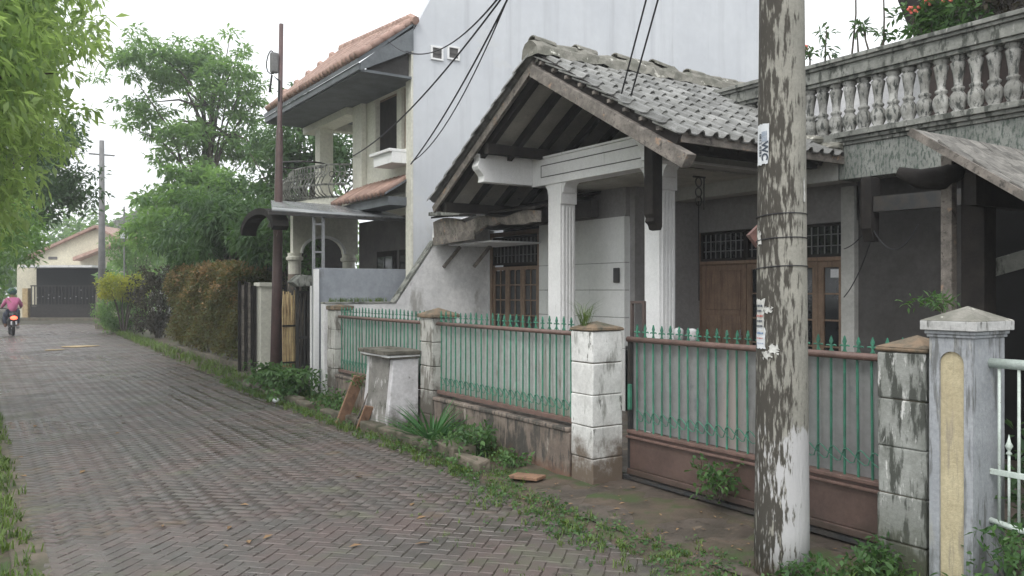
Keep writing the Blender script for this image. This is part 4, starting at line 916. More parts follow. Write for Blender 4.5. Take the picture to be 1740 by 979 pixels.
# pent roof of orange tiles under the bay
pr = MB(); pr.prism([(NX+.05, 12.21, 3.52), (NX-.42, 12.21, 3.22), (NX-.42, 12.21, 3.19), (NX+.05, 12.21, 3.49)], (0, 2.3, 0)); prf = pr.build('pent_roof', M['bluefascia'], N2)
for i in range(14):
    y = 12.29+i*.165
    mb = MB(); mb.tube([(NX+.04, y, 3.53), (NX-.46, y, 3.215)], .055, 8); mb.build('pent_tile', M['orange'], prf, smooth=True)
mb = MB(); mb.box(NX-.36, 12.21, 3.03, NX+.05, 14.6, 3.17); mb.build('fascia', M['bluefascia'], N2)
# ground floor: dark windows, arch porch
mb = MB(); mb.box(NX+.3, 12.21, 0, NX+.45, 15.0, 2.95); mb.build('ground_wall', M['darkwall'], N2)
for y0_ in (12.35, 13.3):
    mb = MB(); mb.box(NX+.25, y0_, .8, NX+.298, y0_+.75, 2.35); w_ = mb.build('window', M['darkwood'], N2)
    for k in range(2): mb = MB(); mb.box(NX+.235, y0_+.06+k*.33, .9, NX+.249, y0_+.35+k*.33, 2.25); mb.build('pane', M['glass'], w_)
ay_ = 15.2
mb = MB(); n = 14; cx_, hw_, zs_ = 5.65, .43, 2.35
def archxz(i): a = math.pi*i/n; return cx_+hw_*math.cos(a), zs_+.32*math.sin(a)
for i in range(n):
    x0_, z0_ = archxz(i); x1_, z1_ = archxz(i+1)
    mb.prism([(x0_, ay_, z0_), (x1_, ay_, z1_), (x1_, ay_, 3.3), (x0_, ay_, 3.3)], (0, .15, 0))
mb.box(cx_+hw_, ay_, 2.35, cx_+hw_+.28, ay_+.15, 3.3); mb.box(cx_-hw_-.16, ay_, 2.35, cx_-hw_, ay_+.15, 3.3)
mb.build('arch_wall', M['cream'], N2)
mb = MB(); mb.tube([(archxz(i)[0], ay_-.02, archxz(i)[1]) for i in range(n+1)], .03, 6); mb.build('arch_moulding', M['trimwhite'], N2)
for x in (cx_-hw_-.1, cx_+hw_+.12):
    mb = MB(); mb.lathe([(.12, 0), (.12, 2.20), (.16, 2.22), (.16, 2.27), (.13, 2.29), (.13, 2.349)], (x, ay_+.08, 0), 14); ac = mb.build('arch_column', M['cream'], N2); mb = MB(); mb.lathe([(.128, 0), (.128, 1.95)], (x, ay_+.08, 0), 14); mb.build('stone_cladding', M['dirtywall'], ac)
mb = MB(); mb.box(5.2, 17.2, 0, 7.0, 17.3, 3.3); mb.build('porch_back_wall', M['darkwall'], N2)
mb = MB(); mb.box(5.4, 17.15, 0, 6.1, 17.198, 2.1); mb.build('porch_door', M['darkwood'], N2)
# balcony floor, bellied railing, corner pillar
mb = MB(); n = 12; pts = []
for i in range(n+1):
    a = math.pi/2*i/n; pts.append((NX-.15-.45*math.sin(a*2 if i <= n/2 else a*2), 14.55+2.3*i/n))
rim = [(NX-.05, 14.52), (NX-.40, 14.75), (NX-.62, 15.3), (NX-.70, 15.9), (NX-.60, 16.5), (NX-.3, 16.95), (NX+.1, 17.1)]
mb.prism([(x, y, 3.22) for x, y in rim]+[(8, 17.1, 3.22), (8, 14.52, 3.22)], (0, 0, .16)); mb.build('balcony_floor', M['cream'], N2, bev=.01)
RL_ = empty('balcony_railing', (5.5, 15.8, 3.38)); RL_.parent = N2; RL_.location = Vector((5.5, 15.8, 3.38))-ORG[N2]
def along(path, d):
    for a, b in zip(path[:-1], path[1:]):
        L = math.dist(a, b)
        if d <= L: t = d/L; return (a[0]+(b[0]-a[0])*t, a[1]+(b[1]-a[1])*t), ((b[0]-a[0])/L, (b[1]-a[1])/L)
        d -= L
    return path[-1], (0, 1)
tot = sum(math.dist(a, b) for a, b in zip(rim[:-1], rim[1:])); k = int(tot/.095)
for i in range(k):
    (x, y), (tx_, ty_) = along(rim, tot*(i+.5)/k); nx_, ny_ = -ty_, tx_
    if nx_ > 0: nx_, ny_ = -nx_, -ny_
    mb = MB(); mb.tube([(x+nx_*o_+tx_*q_, y+ny_*o_+ty_*q_, 3.38+z) for o_, q_, z in ((0, 0, 0), (.10, .04, .08), (.16, .06, .2), (.12, 0, .36), (.03, -.04, .5), (.0, 0, .62))], .012, 5)
    mb.tube([(x+nx_*.14+tx_*.05*math.cos(a), y+ny_*.14+ty_*.05*math.cos(a), 3.38+.42+.05*math.sin(a)) for a in [2*math.pi*q/8 for q in range(9)]], .009, 4)
    mb.build('belly_bar', M['oldcon'], RL_, smooth=True)
for z in (3.40, 3.62, 4.0):
    mb = MB(); mb.tube([(x-(.12 if z == 3.62 else 0), y, z) for x, y in rim], .018, 6); mb.build('railing_hoop', M['oldcon'], RL_)
mb = MB(); mb.tube([(NX-.55+.45*math.cos(a), 15.9+.7*math.sin(a), 4.12+.03*math.sin(a)) for a in [2*math.pi*q/16 for q in range(17)]], .018, 5); mb.build('top_ring', M['blackmetal'], RL_)
mb = MB(); mb.box(NX-.12, 16.0, 3.38, NX+.16, 16.28, 5.12); mb.build('balcony_pillar', M['cream'], N2, bev=.006)
# roof with orange tiles, soffit, blue fascia
EX, EZ, RX, RZ = 5.02, 5.28, 6.12, 6.22; Y0R, Y1R = 12.0, 16.9
mb = MB(); mb.add([(EX, Y0R, EZ-.03), (EX, Y1R, EZ-.03), (6.3, 15.8, 6.46), (6.0, Y0R, 5.98), (EX, Y0R, EZ-.10), (EX, Y1R, EZ-.10), (6.3, 15.8, 6.38), (6.0, Y0R, 5.90)], [(0,1,2),(0,2,3),(4,6,5),(4,7,6),(0,4,5,1),(1,5,6,2),(2,6,7,3),(3,7,4,0)]); R2 = mb.build('upper_roof', M['bluefascia'], N2)
om = MB(); L2 = math.dist((EX, EZ), (RX, RZ)); 
om.tube([(0, 0, 0), (0, 0, .30)], [.062, .055], 8); OT = om.mesh('orange_tile', M['orange'], smooth=True)
dirx = Vector((RX-EX, 0, RZ-EZ)).normalized(); ry = math.atan2(dirx.x, dirx.z)
def r2top(y):
    if y < 15.8: t = (y-12.05)/3.75; return Vector((6.0+.3*t, y, 6.02+.48*t))
    t = (y-15.8)/1.1; return Vector((6.3-1.2*t, y, 6.50-1.15*t))
for i in range(int((Y1R-Y0R)/.17)):
    y = Y0R+.02+i*.17; e = Vector((EX-.03, y, EZ)); tp = r2top(max(y, 12.05)); d = tp-e; n_ = max(1, int(d.length/.24)); dr = d.normalized()
    for j in range(n_+1):
        if d.length-j*.24 < .1: continue
        inst('orange_tile', OT, e+dr*(j*.24)+Vector((0, 0, .015)), R2, (0, math.atan2(dr.x, dr.z), 0), (1, 1, min(1, (d.length-j*.24)/.28)))
    mb = MB(); mb.tube([tp+Vector((0, -.09, -.02)), tp+Vector((-.02, .07, .05))], [.07, .085], 7); mb.build('ridge_cap', M['orange'], R2)
mb = MB(); mb.box(EX+.02, Y0R+.02, 5.08, EX+.06, Y1R, 5.19); mb.build('eave_fascia', M['bluefascia'], N2)
mb = MB(); mb.box(EX+.06, Y0R+.02, 5.06, NX-.045, Y1R, 5.10); mb.box(NX-.044, Y0R+.21, 5.06, NX+2.4, Y1R, 5.10); mb.build('roof_soffit', M['bluefascia'], N2)
mb = MB(); mb.prism([(EX+.05, Y0R+.0, 5.07), (NX-.02, Y0R+.0, 5.52), (NX-.02, Y0R+.0, 5.93), (EX+.05, Y0R+.0, 5.2)], (0, .02, 0)); mb.build('gable_board', M['bluefascia'], N2)
mb = MB(); mb.prism([(EX+.2, Y0R+.12, 5.105), (NX-.05, Y0R+.12, 5.105), (NX-.05, Y0R+.12, 5.88), (EX+.2, Y0R+.12, 5.24)], (0, .02, 0)); mb.build('gable_infill', M['shadewall'], N2)
mb = MB(); mb.box(NX-.16, 14.5, 4.92, NX+.2, 16.9, 5.058); mb.box(NX+.2, 16.02, 4.9, NX+2.4, 16.26, 5.058); mb.build('lintel_beam', M['cream'], N2)
mb = MB(); mb.tube([(EX+.35, 14.0, 5.2), (EX+.35, 14.0, 5.6)], .0, 3) if False else None
mb = MB(); mb.prism([(NX, Y0R+.16, 5.1), (9.5, Y0R+.16, 5.1), (9.5, Y0R+.16, 5.2), (NX, Y0R+.16, 5.2)], (0, 4.5, 0)); mb.build('ceiling_slab', M['darkwall'], N2)
# carport: polycarbonate lean-to roof with thin posts and arched gable end
CP = empty('carport_roof', (5, 14, 0), 'thin metal carport roof in front of the cream house on slender paired posts', 'carport')
n = 10; mb = MB()
for i in range(n+1):
    t = i/n; y = 12.72+3.0*t; z = 2.90+.42*math.sin(t*math.pi/2); xl = 3.9+.9*t
    mb.v += [(xl, y, z), (NX+.2, y, z-.02), (xl, y, z-.025), (NX+.2, y, z-.045)]
mb.f = [q for i in range(n) for q in ((4*i, 4*i+1, 4*i+5, 4*i+4), (4*i+2, 4*i+6, 4*i+7, 4*i+3), (4*i, 4*i+4, 4*i+6, 4*i+2), (4*i+1, 4*i+3, 4*i+7, 4*i+5))]+[(0, 2, 3, 1), (4*n, 4*n+1, 4*n+3, 4*n+2)]
mb.build('roof_sheet', M['metalroof'], CP, smooth=True)
for i in range(9):
    x = 4.85+i*.15; mb = MB(); mb.tube([(x, 12.72+3.0*t, 2.86+.42*math.sin(t*math.pi/2)) for t in (0, .25, .5, .75, 1)], .014, 5); mb.build('roof_rib', M['blackmetal'], CP)
mb = MB(); mb.beam((3.85, 12.74, 2.85), (NX+.2, 12.74, 2.83), .04, .05); mb.build('front_beam', M['blackmetal'], CP)
for x in (4.62, 4.78): mb = MB(); mb.box(x-.02, 12.84, 0, x+.02, 12.88, 2.83); mb.build('post', M['silver'], CP)
for z in (2.25, 2.7): mb = MB(); mb.box(4.642, 12.845, z, 4.758, 12.875, z+.03); mb.build('post_tie', M['silver'], CP)
mb = MB(); n = 12     # arched canopy end towards the hedge
for i in range(n+1):
    a = math.pi*i/n; y = 13.75-.95*math.cos(a); z = 2.66+.34*math.sin(a); yi = 13.75-.85*math.cos(a); zi = 2.60+.30*math.sin(a)
    mb.v += [(3.95, y, z), (3.95, yi, zi), (4.2, y, z), (4.2, yi, zi)]
mb.f = [q for i in range(n) for q in ((4*i, 4*i+1, 4*i+5, 4*i+4), (4*i+2, 4*i+6, 4*i+7, 4*i+3), (4*i, 4*i+4, 4*i+6, 4*i+2), (4*i+1, 4*i+3, 4*i+7, 4*i+5))]+[(0, 2, 3, 1), (4*n, 4*n+1, 4*n+3, 4*n+2)]
mb.build('arched_end', M['darkwood'], CP)
# side gate with bamboo, thin white post, black gate, pale pillar, dark timber screen
GP = empty('pale_gate_pillar', (5.0, 16.5, 0), 'pale cream gate pillar beside the thin brown pole', 'pillar')
q0 = P(443, 610, Y=16.4); q1 = P(468, 610, Y=16.4)
mb = MB(); mb.box(q0.x, 16.4, -.02, q1.x+.05, 16.7, 1.72); mb.build('shaft', M['cream'], GP, bev=.006)
mb = MB(); mb.box(q0.x-.04, 16.36, 1.721, q1.x+.09, 16.74, 1.80); mb.build('cap', M['cream'], GP, bev=.006)
mb = MB(); mb.box(q0.x-.03, 16.37, -.03, q1.x+.08, 16.73, .10); mb.build('base', M['cream'], GP, bev=.006)
TS = empty('timber_screen', (4.7, 17, 0), 'dark upright timber screen between the red tipped hedge and the pale pillar', 'screen')
for i in range(6):
    x = q0.x-.38+i*.062; mb = MB(); mb.box(x, 16.6, -.02, x+.05, 16.65, 1.78+random.uniform(-.05,.05)); mb.build('board', M['oldwood' if i in (1, 3) else 'darkwood'], TS)
BB = empty('bamboo_screen', (4.9, 13.6, 0), 'bundle of upright bamboo canes tied to the black side gate', 'bamboo screen')
b0 = P(480, 600, Y=13.3); b1 = P(503, 600, Y=13.3)
for i in range(9):
    x = b0.x+(b1.x-b0.x)*(i+.5)/9; pts = [(x+random.uniform(-.01,.01), 13.3+random.uniform(-.02,.02), .05+.42*q) for q in range(4)]
    pts.append((x+random.uniform(-.02,.02), 13.3, 1.60+random.uniform(-.06,.08))); mb = MB(); mb.tube(pts, .0135, 6); mb.build('cane', M['bamboo'], BB, smooth=True)
for z in (.45, 1.05): mb = MB(); mb.box(b0.x-.01, 13.265, z, b1.x+.01, 13.28, z+.03); mb.build('tie', M['darkwood'], BB)
SG = empty('side_gate', (4.8, 13.3, 0), 'narrow black iron side gate left of the thin white post', 'gate')
s0 = P(505, 600, Y=13.2).x; s1 = P(530, 600, Y=13.2).x
for x in (s0, s1): mb = MB(); mb.box(x-.025, 13.18, 0, x+.025, 13.22, 1.72); mb.build('stile', M['blackmetal'], SG)
for z in (.1, .85, 1.6): mb = MB(); mb.box(s0+.025, 13.185, z, s1-.025, 13.215, z+.04); mb.build('rail', M['blackmetal'], SG)
for i in range(1, 4): x = s0+(s1-s0)*i/4; mb = MB(); mb.box(x-.008, 13.19, .1, x+.008, 13.21, 1.6); mb.build('bar', M['blackmetal'], SG)
wpx = P(531, 600, Y=12.9)
mb = MB(); mb.box(wpx.x-.03, 12.88, 0, wpx.x+.03, 12.94, 1.72); mb.build('white_post', M['trimwhite'], bev=.003, label='thin white post between the black side gate and the block pillar', cat='post')
mb = MB(); mb.prism([(wpx.x-.30, 13.0, 1.78), (wpx.x-.15, 13.0, 1.90), (wpx.x+.10, 13.0, 1.88), (wpx.x+.12, 13.0, 1.72), (wpx.x-.2, 13.0, 1.70)], (0, .3, 0)); mb.build('letter_box', M['oldcon'], bev=.015, label='small grey gabled letter box on top of the side gate', cat='letter box')

# ================================================================== POLES AND WIRES
bp = Vector((3.95, 3.15, -.06))
PO = empty('concrete_pole', bp, 'big leaning-poster concrete utility pole in front of the green gate'.replace('leaning-poster ', 'patchy '), 'utility pole')
HP = 8.2; rb, rt = .157, .083
def prad(z): return rb+(rt-rb)*z/HP
mb = MB(); n = 24
mb.lathe([(prad(z), z) for z in [HP*i/n for i in range(n+1)]], bp, 40); mb.build('shaft', M['polecon'], PO, smooth=True)
for z in (6.6, 7.6):
    mb = MB(); mb.beam(bp+Vector((-.7, 0, z)), bp+Vector((.7, 0, z)), .08, .08); mb.build('cross_arm', M['greypole'], PO)
DV = math.atan2(-bp.y, -bp.x)       # direction towards the viewer side of the pole
def polewrap(y_, z, off=.003):       # y_: arc metres to the right as seen from the street, z: height
    a = DV+y_/prad(z-bp.z); r = prad(z-bp.z)+off
    return Vector((bp.x+r*math.cos(a), bp.y+r*math.sin(a), z))
def sticker(name, u0, u1, z0, z1, m, label, cat, skew=0, group=None, rag=0):
    mb = MB(); nu, nz = 8, 6
    for j in range(nz+1):
        for i in range(nu+1):
            z = z0+(z1-z0)*j/nz; u_ = u0+(u1-u0)*i/nu+skew*(z-z0)
            e = (i in (0, nu) or j in (0, nz)) and rag
            mb.v.append(polewrap(u_+(random.uniform(-rag, rag) if e else 0), z+(random.uniform(-rag, rag) if e else 0), .004+.003*(1 if e else 0)*random.random()))
    mb.f = [(j*(nu+1)+i, j*(nu+1)+i+1, (j+1)*(nu+1)+i+1, (j+1)*(nu+1)+i) for j in range(nz) for i in range(nu)]
    return mb.build(name, m, label=label, cat=cat, group=group, smooth=True)
def text_on_pole(parent, txt, size, uc, zc_, m, rot=0, bold=.0, off=.0075, sx=1):
    cu = bpy.data.curves.new('lettering', 'FONT'); cu.body = txt; cu.size = size; cu.offset = bold; cu.align_x = 'CENTER'; cu.align_y = 'CENTER'; cu.resolution_u = 2
    to = bpy.data.objects.new('tmp', cu); COL.objects.link(to); dg = bpy.context.evaluated_depsgraph_get(); dg.update()
    me = bpy.data.meshes.new_from_object(to.evaluated_get(dg)); bpy.data.objects.remove(to)
    c_, s_ = math.cos(rot), math.sin(rot); P0 = ORG[parent]
    for v in me.vertices:
        x, y = v.co.x*sx, v.co.y; u_, z_ = uc+x*c_-y*s_, zc_+x*s_+y*c_
        v.co = polewrap(u_, z_, off)-P0
    me.materials.clear(); me.materials.append(m)
    o = bpy.data.objects.new('lettering', me); COL.objects.link(o); o.parent = parent; ORG[o] = P0; return o
def zpx(y): return EYE+(HOR-y)/F*4.82
# sticker reading WC (turned a quarter), left edge of the pole
s1 = sticker('paper_sticker', -.175, -.075, zpx(276), zpx(208), M['paper'], 'white sticker lettered WC wrapped round the pole above head height', 'sticker', rag=.004, skew=.02)
text_on_pole(s1, 'WC', .062, -.100, zpx(254), M['ink'], rot=-math.pi/2, bold=.0022)
mb = MB(); zz = zpx(229)
for j in range(2):
    for k in range(4): mb.add([polewrap(-.120+k*.010, zz-.032+j*.032, .0075), polewrap(-.112+k*.010, zz-.032+j*.032, .0075), polewrap(-.112+k*.010, zz-.004+j*.032, .0075), polewrap(-.120+k*.010, zz-.004+j*.032, .0075)], [(0,1,2,3)])
mb.build('print_block', M['inkgrey'], s1)
text_on_pole(s1, '0812 8383', .031, -.134, zpx(243), M['ink'], rot=-math.pi/2, bold=.0008)
s2 = sticker('paper_poster', -.172, -.100, zpx(556), zpx(502), M['torn'], 'torn printed poster on the pole just above the gate rail', 'poster', rag=.008)
for i, (w_, mm) in enumerate(((.05, 'ink'), (.042, 'ink'), (.055, 'inkred'), (.05, 'ink'), (.052, 'ink'))):
    mb = MB(); z = zpx(514+i*8.5)
    x = -.165
    while x < -.165+w_:
        l_ = random.uniform(.004, .012); mb.add([polewrap(x, z, .0095), polewrap(x+l_, z, .0095), polewrap(x+l_, z+.012, .0095), polewrap(x, z+.012, .0095)], [(0,1,2,3)]); x += l_+.003
    mb.build('print_line', M[mm], s2)
s3 = sticker('paper_poster', -.172, -.092, zpx(584), zpx(549), M['paper'], 'pale blue white poster stuck lowest on the pole', 'poster', rag=.004)
for i, mm in enumerate(('inkblue', 'inkred', 'inkblue')):
    mb = MB(); z = zpx(560+i*8); x = -.160
    while x < -.108: l_ = random.uniform(.004, .011); mb.add([polewrap(x, z, .009), polewrap(x+l_, z+.003, .009), polewrap(x+l_, z+.013-.003*i, .009), polewrap(x, z+.010-.003*i, .009)], [(0,1,2,3)]); x += l_+.003
    mb.build('print_line', M[mm], s3)
for i, (u0, u1, ya, yb, lb) in enumerate(((-.168, -.125, 411, 388, 'torn scrap of poster at window height on the pole'), (-.10, -.055, 523, 515, 'ragged scrap of paper right of the printed poster'), (-.07, -.02, 592, 577, 'crumpled pale paper scrap below the posters'), (.135, .150, 340, 300, 'thin strip of paper peeling from the right side of the pole'), (-.11, -.06, 600, 590, 'lowest tattered scrap of paper on the pole'))):
    sticker('paper_scrap', u0, u1, zpx(ya), zpx(yb), M['torn'], lb, 'paper scrap', rag=.012 if i != 3 else .004, group='paper scraps on the pole')
for z, lb in ((zpx(362), 'upper wire loop tied round the concrete pole'), (zpx(402), 'middle wire loop tied round the concrete pole'), (zpx(449), 'lowest wire loop tied round the concrete pole')):
    mb = MB(); mb.tube([polewrap(prad(z)*a, z+.012*math.sin(a+1), .004) for a in [2*math.pi*q/32 for q in range(33)]], .0028, 5); mb.build('wire_loop', M['cable'], label=lb, cat='wire', group='wire loops round the pole')
mb = MB(); r0 = P(1273, 392, t=5.0); mb.prism([(r0.x, r0.y, r0.z+.0), (r0.x+.06, r0.y-.04, r0.z+.07), (r0.x+.09, r0.y-.06, r0.z-.02), (r0.x+.05, r0.y-.03, r0.z-.075)], (.03, .05, .0)); mb.build('folded_plate', M['rust'], label='small folded rusty plate fixed behind the concrete pole', cat='metal plate')
# thin brown pole
bq = P(468, 650, Z=0); tq = P(478, 34, t=14.4)
BP = empty('brown_pole', bq, 'thin leaning brown painted pole with a meter box near its top', 'pole')
mb = MB(); mb.tube([bq+Vector((0,0,-.05)), bq.lerp(tq, .3), bq.lerp(tq, .42), bq.lerp(tq, .70), bq.lerp(tq, .71), tq], [.098, .085, .078, .058, .042, .038], 12); mb.build('shaft', M['brownpole'], BP, smooth=True)
mb = MB(); mb.tube([bq+Vector((0,0,-.05)), bq.lerp(tq, .06)], [.14, .12], 10); mb.build('concrete_foot', M['kerb'], BP)
c_ = P(466, 100, t=14.3); mb = MB(); mb.box(c_.x-.07, c_.y-.05, c_.z-.18, c_.x+.07, c_.y+.05, c_.z+.18); mb.build('meter_box', M['greypole'], BP, bev=.03)
mb = MB(); mb.tube([P(462, 60, t=14.3)+Vector((.09*math.cos(a), .05*math.sin(2*a), -.40+.20*math.sin(a))) for a in [2*math.pi*q/14 for q in range(15)]], .011, 5); mb.tube([P(458, 150, t=14.3), P(462, 120, t=14.3), P(474, 130, t=14.3), P(474, 165, t=14.3)], .02, 5); mb.build('cable_coil', M['cable'], BP)
pl = P(471, 494, t=14.2); mb = MB()
rt_ = Vector((CY, -SY, 0)); 
mb.prism([pl+rt_*-.045+Vector((0,0,-.09)), pl+rt_*.045+Vector((0,0,-.09)), pl+rt_*.045+Vector((0,0,.09)), pl+rt_*-.045+Vector((0,0,.09))], (-.006, -.008, 0)); pb = mb.build('number_plate', M['paper'], BP)
mb = MB()
for k in (-.015, .012): mb.prism([pl+rt_*(k-.005)+Vector((-.010,-.014,-.05)), pl+rt_*(k+.005)+Vector((-.010,-.014,-.05)), pl+rt_*(k+.005)+Vector((-.010,-.014,.05)), pl+rt_*(k-.005)+Vector((-.010,-.014,.05))], (-.002, -.002, 0))
mb.build('plate_mark', M['ink'], pb)
# far pole
fq = P(173, 545, t=35); FP = empty('far_pole', (fq.x, fq.y, 0), 'distant grey pole between the dark gate and the yellow bush', 'utility pole')
mb = MB(); mb.tube([(fq.x, fq.y, -.05), (fq.x, fq.y, 8.0)], [.16, .10], 12); mb.build('shaft', M['greypole'], FP, smooth=True)
mb = MB(); mb.tube([(fq.x, fq.y, -.05), (fq.x, fq.y, 1.5)], [.26, .24], 12); mb.build('concrete_foot', M['kerb'], FP)
mb = MB(); mb.beam((fq.x-.5, fq.y, 7.4), (fq.x+.5, fq.y, 7.4), .06, .06); mb.build('cross_arm', M['greypole'], FP)
# overhead service wires from the pole top
def wire(p, q, sag, r, label, grp='overhead wires'):
    p, q = Vector(p), Vector(q); pts = []
    for i in range(25):
        t = i/24; v = p.lerp(q, t); v.z -= sag*4*t*(1-t); pts.append(v)
    mb = MB(); mb.tube(pts, r, 5); mb.build('overhead_wire', M['cable'], loc=p, label=label, cat='wire', group=grp)
A0 = P(878, -45, t=8.0)
wire(bp+Vector((0,0,6.3)), A0, .25, .02, 'thick bundle of service cables slung from the concrete pole')
wire(A0, P(600, 258, X=5.95), .22, .011, 'overhead wire sagging lowest past the cream bay to the balcony')
wire(A0+Vector((0,0,-.03)), P(698, 272, Y=12.0), .12, .011, 'thick overhead wire ending low on the corner of the tall grey wall')
wire(A0+Vector((0,0,.01)), P(700, 268, Y=12.0), .30, .008, 'slacker overhead wire running close beside the thick one')
wire(A0+Vector((0,0,.03)), P(690, 80, Y=12.0), .30, .009, 'overhead wire passing the two small wall vents')
wire(A0+Vector((0,0,.05)), P(660, 64, Y=12.0), .45, .006, 'thin overhead wire reaching the orange roof edge')
wire(bp+Vector((0,0,6.5)), P(1056, 152, X=5.5), .03, .009, 'left one of two steep wires dropping to the tiled roof', 'steep wires to the roof')
wire(bp+Vector((0.1,0,6.4)), P(1072, 156, X=5.5), .05, .009, 'right one of two steep wires dropping to the tiled roof', 'steep wires to the roof')
for k, (pa, pb_, sg) in enumerate(((P(1434, 416, X=8.5), P(1480, 372, X=7.95), .05), (P(1434, 498, X=8.5), P(1482, 395, X=7.95), .08), (P(1485, 385, X=7.9), P(1560, 375, X=7.9), .22))):
    wire(pa, pb_, sg, .006, ('short loose wire from the pilaster to the hanging block', 'longer loose wire drooping down the pilaster', 'slack loop of wire under the carport beam')[k], 'loose wires in the carport')

# ================================================================== STREET END
ge = P(108, 529, t=46); Rt = Vector((CY, -SY, 0)); Fw = Vector((SY, CY, 0))
ge.z = 0
EH = empty('end_house', ge, 'distant cream house with low gable above a wide dark garage gate', 'house')
def fbox(x0, d0, z0, x1, d1, z1, name, m, parent, **k):
    mb = MB(); v = [ge+Rt*x+Fw*d+Vector((0,0,z)) for x in (x0, x1) for d in (d0, d1) for z in (z0, z1)]
    mb.add(v, [(0,1,3,2),(4,6,7,5),(0,4,5,1),(2,3,7,6),(0,2,6,4),(1,5,7,3)]); return mb.build(name, m, parent, **k)
def fprism(pts, d0, d1, name, m, parent, **k):
    mb = MB(); mb.prism([ge+Rt*x+Fw*d0+Vector((0,0,z)) for x, z in pts], Fw*(d1-d0)); return mb.build(name, m, parent, **k)
fprism([(-2.2, 0), (-1.9, 0), (-1.9, 2.85), (1.9, 2.85), (1.9, 0), (2.3, 0), (2.3, 4.8), (1.4, 5.15), (-1.9, 3.9), (-2.2, 3.6)], 1.0, 6.0, 'wall', M['farhouse'], EH)
fprism([(-2.6, 3.55), (1.4, 5.35), (2.9, 4.5), (2.9, 4.35), (1.4, 5.2), (-2.6, 3.4)], .7, 6, 'roof', M['orange'], EH)
fprism([(.4, 3.5), (2.6, 4.3), (3.6, 4.7), (3.6, 4.5), (2.6, 4.15), (.4, 3.3)], .2, 2.5, 'porch_roof', M['orange'], EH)
fbox(-2.1, -.6, 2.9, 1.9, 1.0, 3.02, 'canopy', M['whitewall'], EH)
fbox(-1.4, .97, 3.4, -.9, .999, 3.55, 'vent', M['darkwall'], EH)
dk = fbox(-3.2, .995, 0, -1.9, 1.3, 3.1, 'wall', M['farhouse'], EH)
fbox(-2.05, .93, 0, 2.05, .98, 2.89, 'garage_recess', M['dark'], EH)
EG = empty('end_gate', ge+Vector((0,0,0)), 'dark sliding gate with small lattice openings at the street end', 'gate')
fbox(-1.86, 0, .12, 1.86, .04, .75, 'gate_panel', M['darkwood'], EG)
fbox(-1.86, 0, 1.85, 1.86, .05, 1.92, 'gate_rail', M['darkwood'], EG); fbox(-1.86, -.01, .76, 1.86, .05, .84, 'gate_rail', M['darkwood'], EG)
for i in range(20): fbox(-1.84+i*.19, .01, .842, -1.78+i*.19, .035, 1.848, 'gate_bar', M['darkwood'], EG)
for i, (x, z) in enumerate([(-1.5+.31*k, 1.2+.06*math.sin(k*2)) for k in range(11)]+[(.95, 1.62), (-.85, 1.35)]): fbox(x, -.012, z, x+.06, .005, z+.06, 'gate_stud', M['greypole'], EG)
fbox(-2.25, -.1, 0, -1.95, .3, 1.75, 'gate_pier', M['bamboo'], EG)
fbox(1.9, -.1, 0, 2.2, .3, 1.6, 'gate_pier', M['kerb'], EG)
fbox(-2.6, -1.3, -.01, 3.0, -.1, .12, 'ramp', M['kerb'], EG)
# another pale house behind the trees
fh = P(240, 480, t=62); fh.z = 0
H3 = empty('background_house', fh, 'pale roofed house barely showing between pole and centre trees', 'house')
def g3(pts, d0, d1, name, m):
    mb = MB(); mb.prism([fh+Rt*x+Fw*d0+Vector((0,0,z)) for x, z in pts], Fw*(d1-d0)); mb.build(name, m, H3)
g3([(-2.5, 0), (5, 0), (5, 6.4), (-2.5, 6.4)], 0, 6, 'wall', M['whitewall']); g3([(-3, 6.3), (1.2, 8.2), (5.6, 6.3)], -.5, 6.5, 'roof', M['oldcon'])
g3([(-1.9, 5.4), (3.6, 5.4), (3.6, 5.9), (-1.9, 5.9)], -.9, -.02, 'canopy', M['farhouse'])
# white sign box hanging
sp = P(211, 392, t=38); mb = MB(); mb.box(sp.x-.15, sp.y-.08, sp.z-.18, sp.x+.15, sp.y+.08, sp.z+.18); mb.build('white_lamp_box', M['paper'], bev=.02, label='small white box lamp hanging above the bushes by the far pole', cat='lamp')
mb = MB(); mb.tube([(sp.x, sp.y, 0), (sp.x, sp.y, sp.z-.18)], .03, 6); mb.tube([(sp.x, sp.y, sp.z+.18), (sp.x, sp.y, sp.z+1.3)], .03, 6); mb.build('lamp_mast', M['greypole'], label='thin mast carrying the white box lamp', cat='mast')

# ================================================================== RIDER AND MOTORCYCLE
mo = P(22, 564, Z=0); hd = math.atan2(mo.y, mo.x)+R(0)   # heading away from the viewer
fwd = Vector((math.cos(R(92)), math.sin(R(92)), 0)); fwd = Vector((SY*.0+(-.04), 1, 0)).normalized(); sd = Vector((fwd.y, -fwd.x, 0))
def L(a, b, c): return mo+fwd*a+sd*b+Vector((0,0,c))
MC = empty('motorcycle', mo, 'small dark motorcycle with lit red tail light riding away down the street', 'motorcycle')
for a in (0, 1.22):
    mb = MB(); mb.tube([L(a+.23*math.cos(t), 0, .28+.23*math.sin(t)) for t in [2*math.pi*q/20 for q in range(21)]], .055, 8, cap=False); wh = mb.build('tyre', M['tyre'], MC, smooth=True)
    mb = MB()
    for t in range(5): mb.tube([L(a, 0, .28), L(a+.19*math.cos(t*1.257), 0, .28+.19*math.sin(t*1.257))], .012, 5)
    mb.tube([L(a, -.05, .28), L(a, .05, .28)], .03, 8); mb.build('rim', M['silver'], wh)
mb = MB(); mb.tube([L(-.28, 0, .74), L(-.1, 0, .76), L(.25, 0, .74), L(.5, 0, .66)], [.07, .13, .14, .08], 10); mb.build('seat', M['blackplastic'], MC, smooth=True)
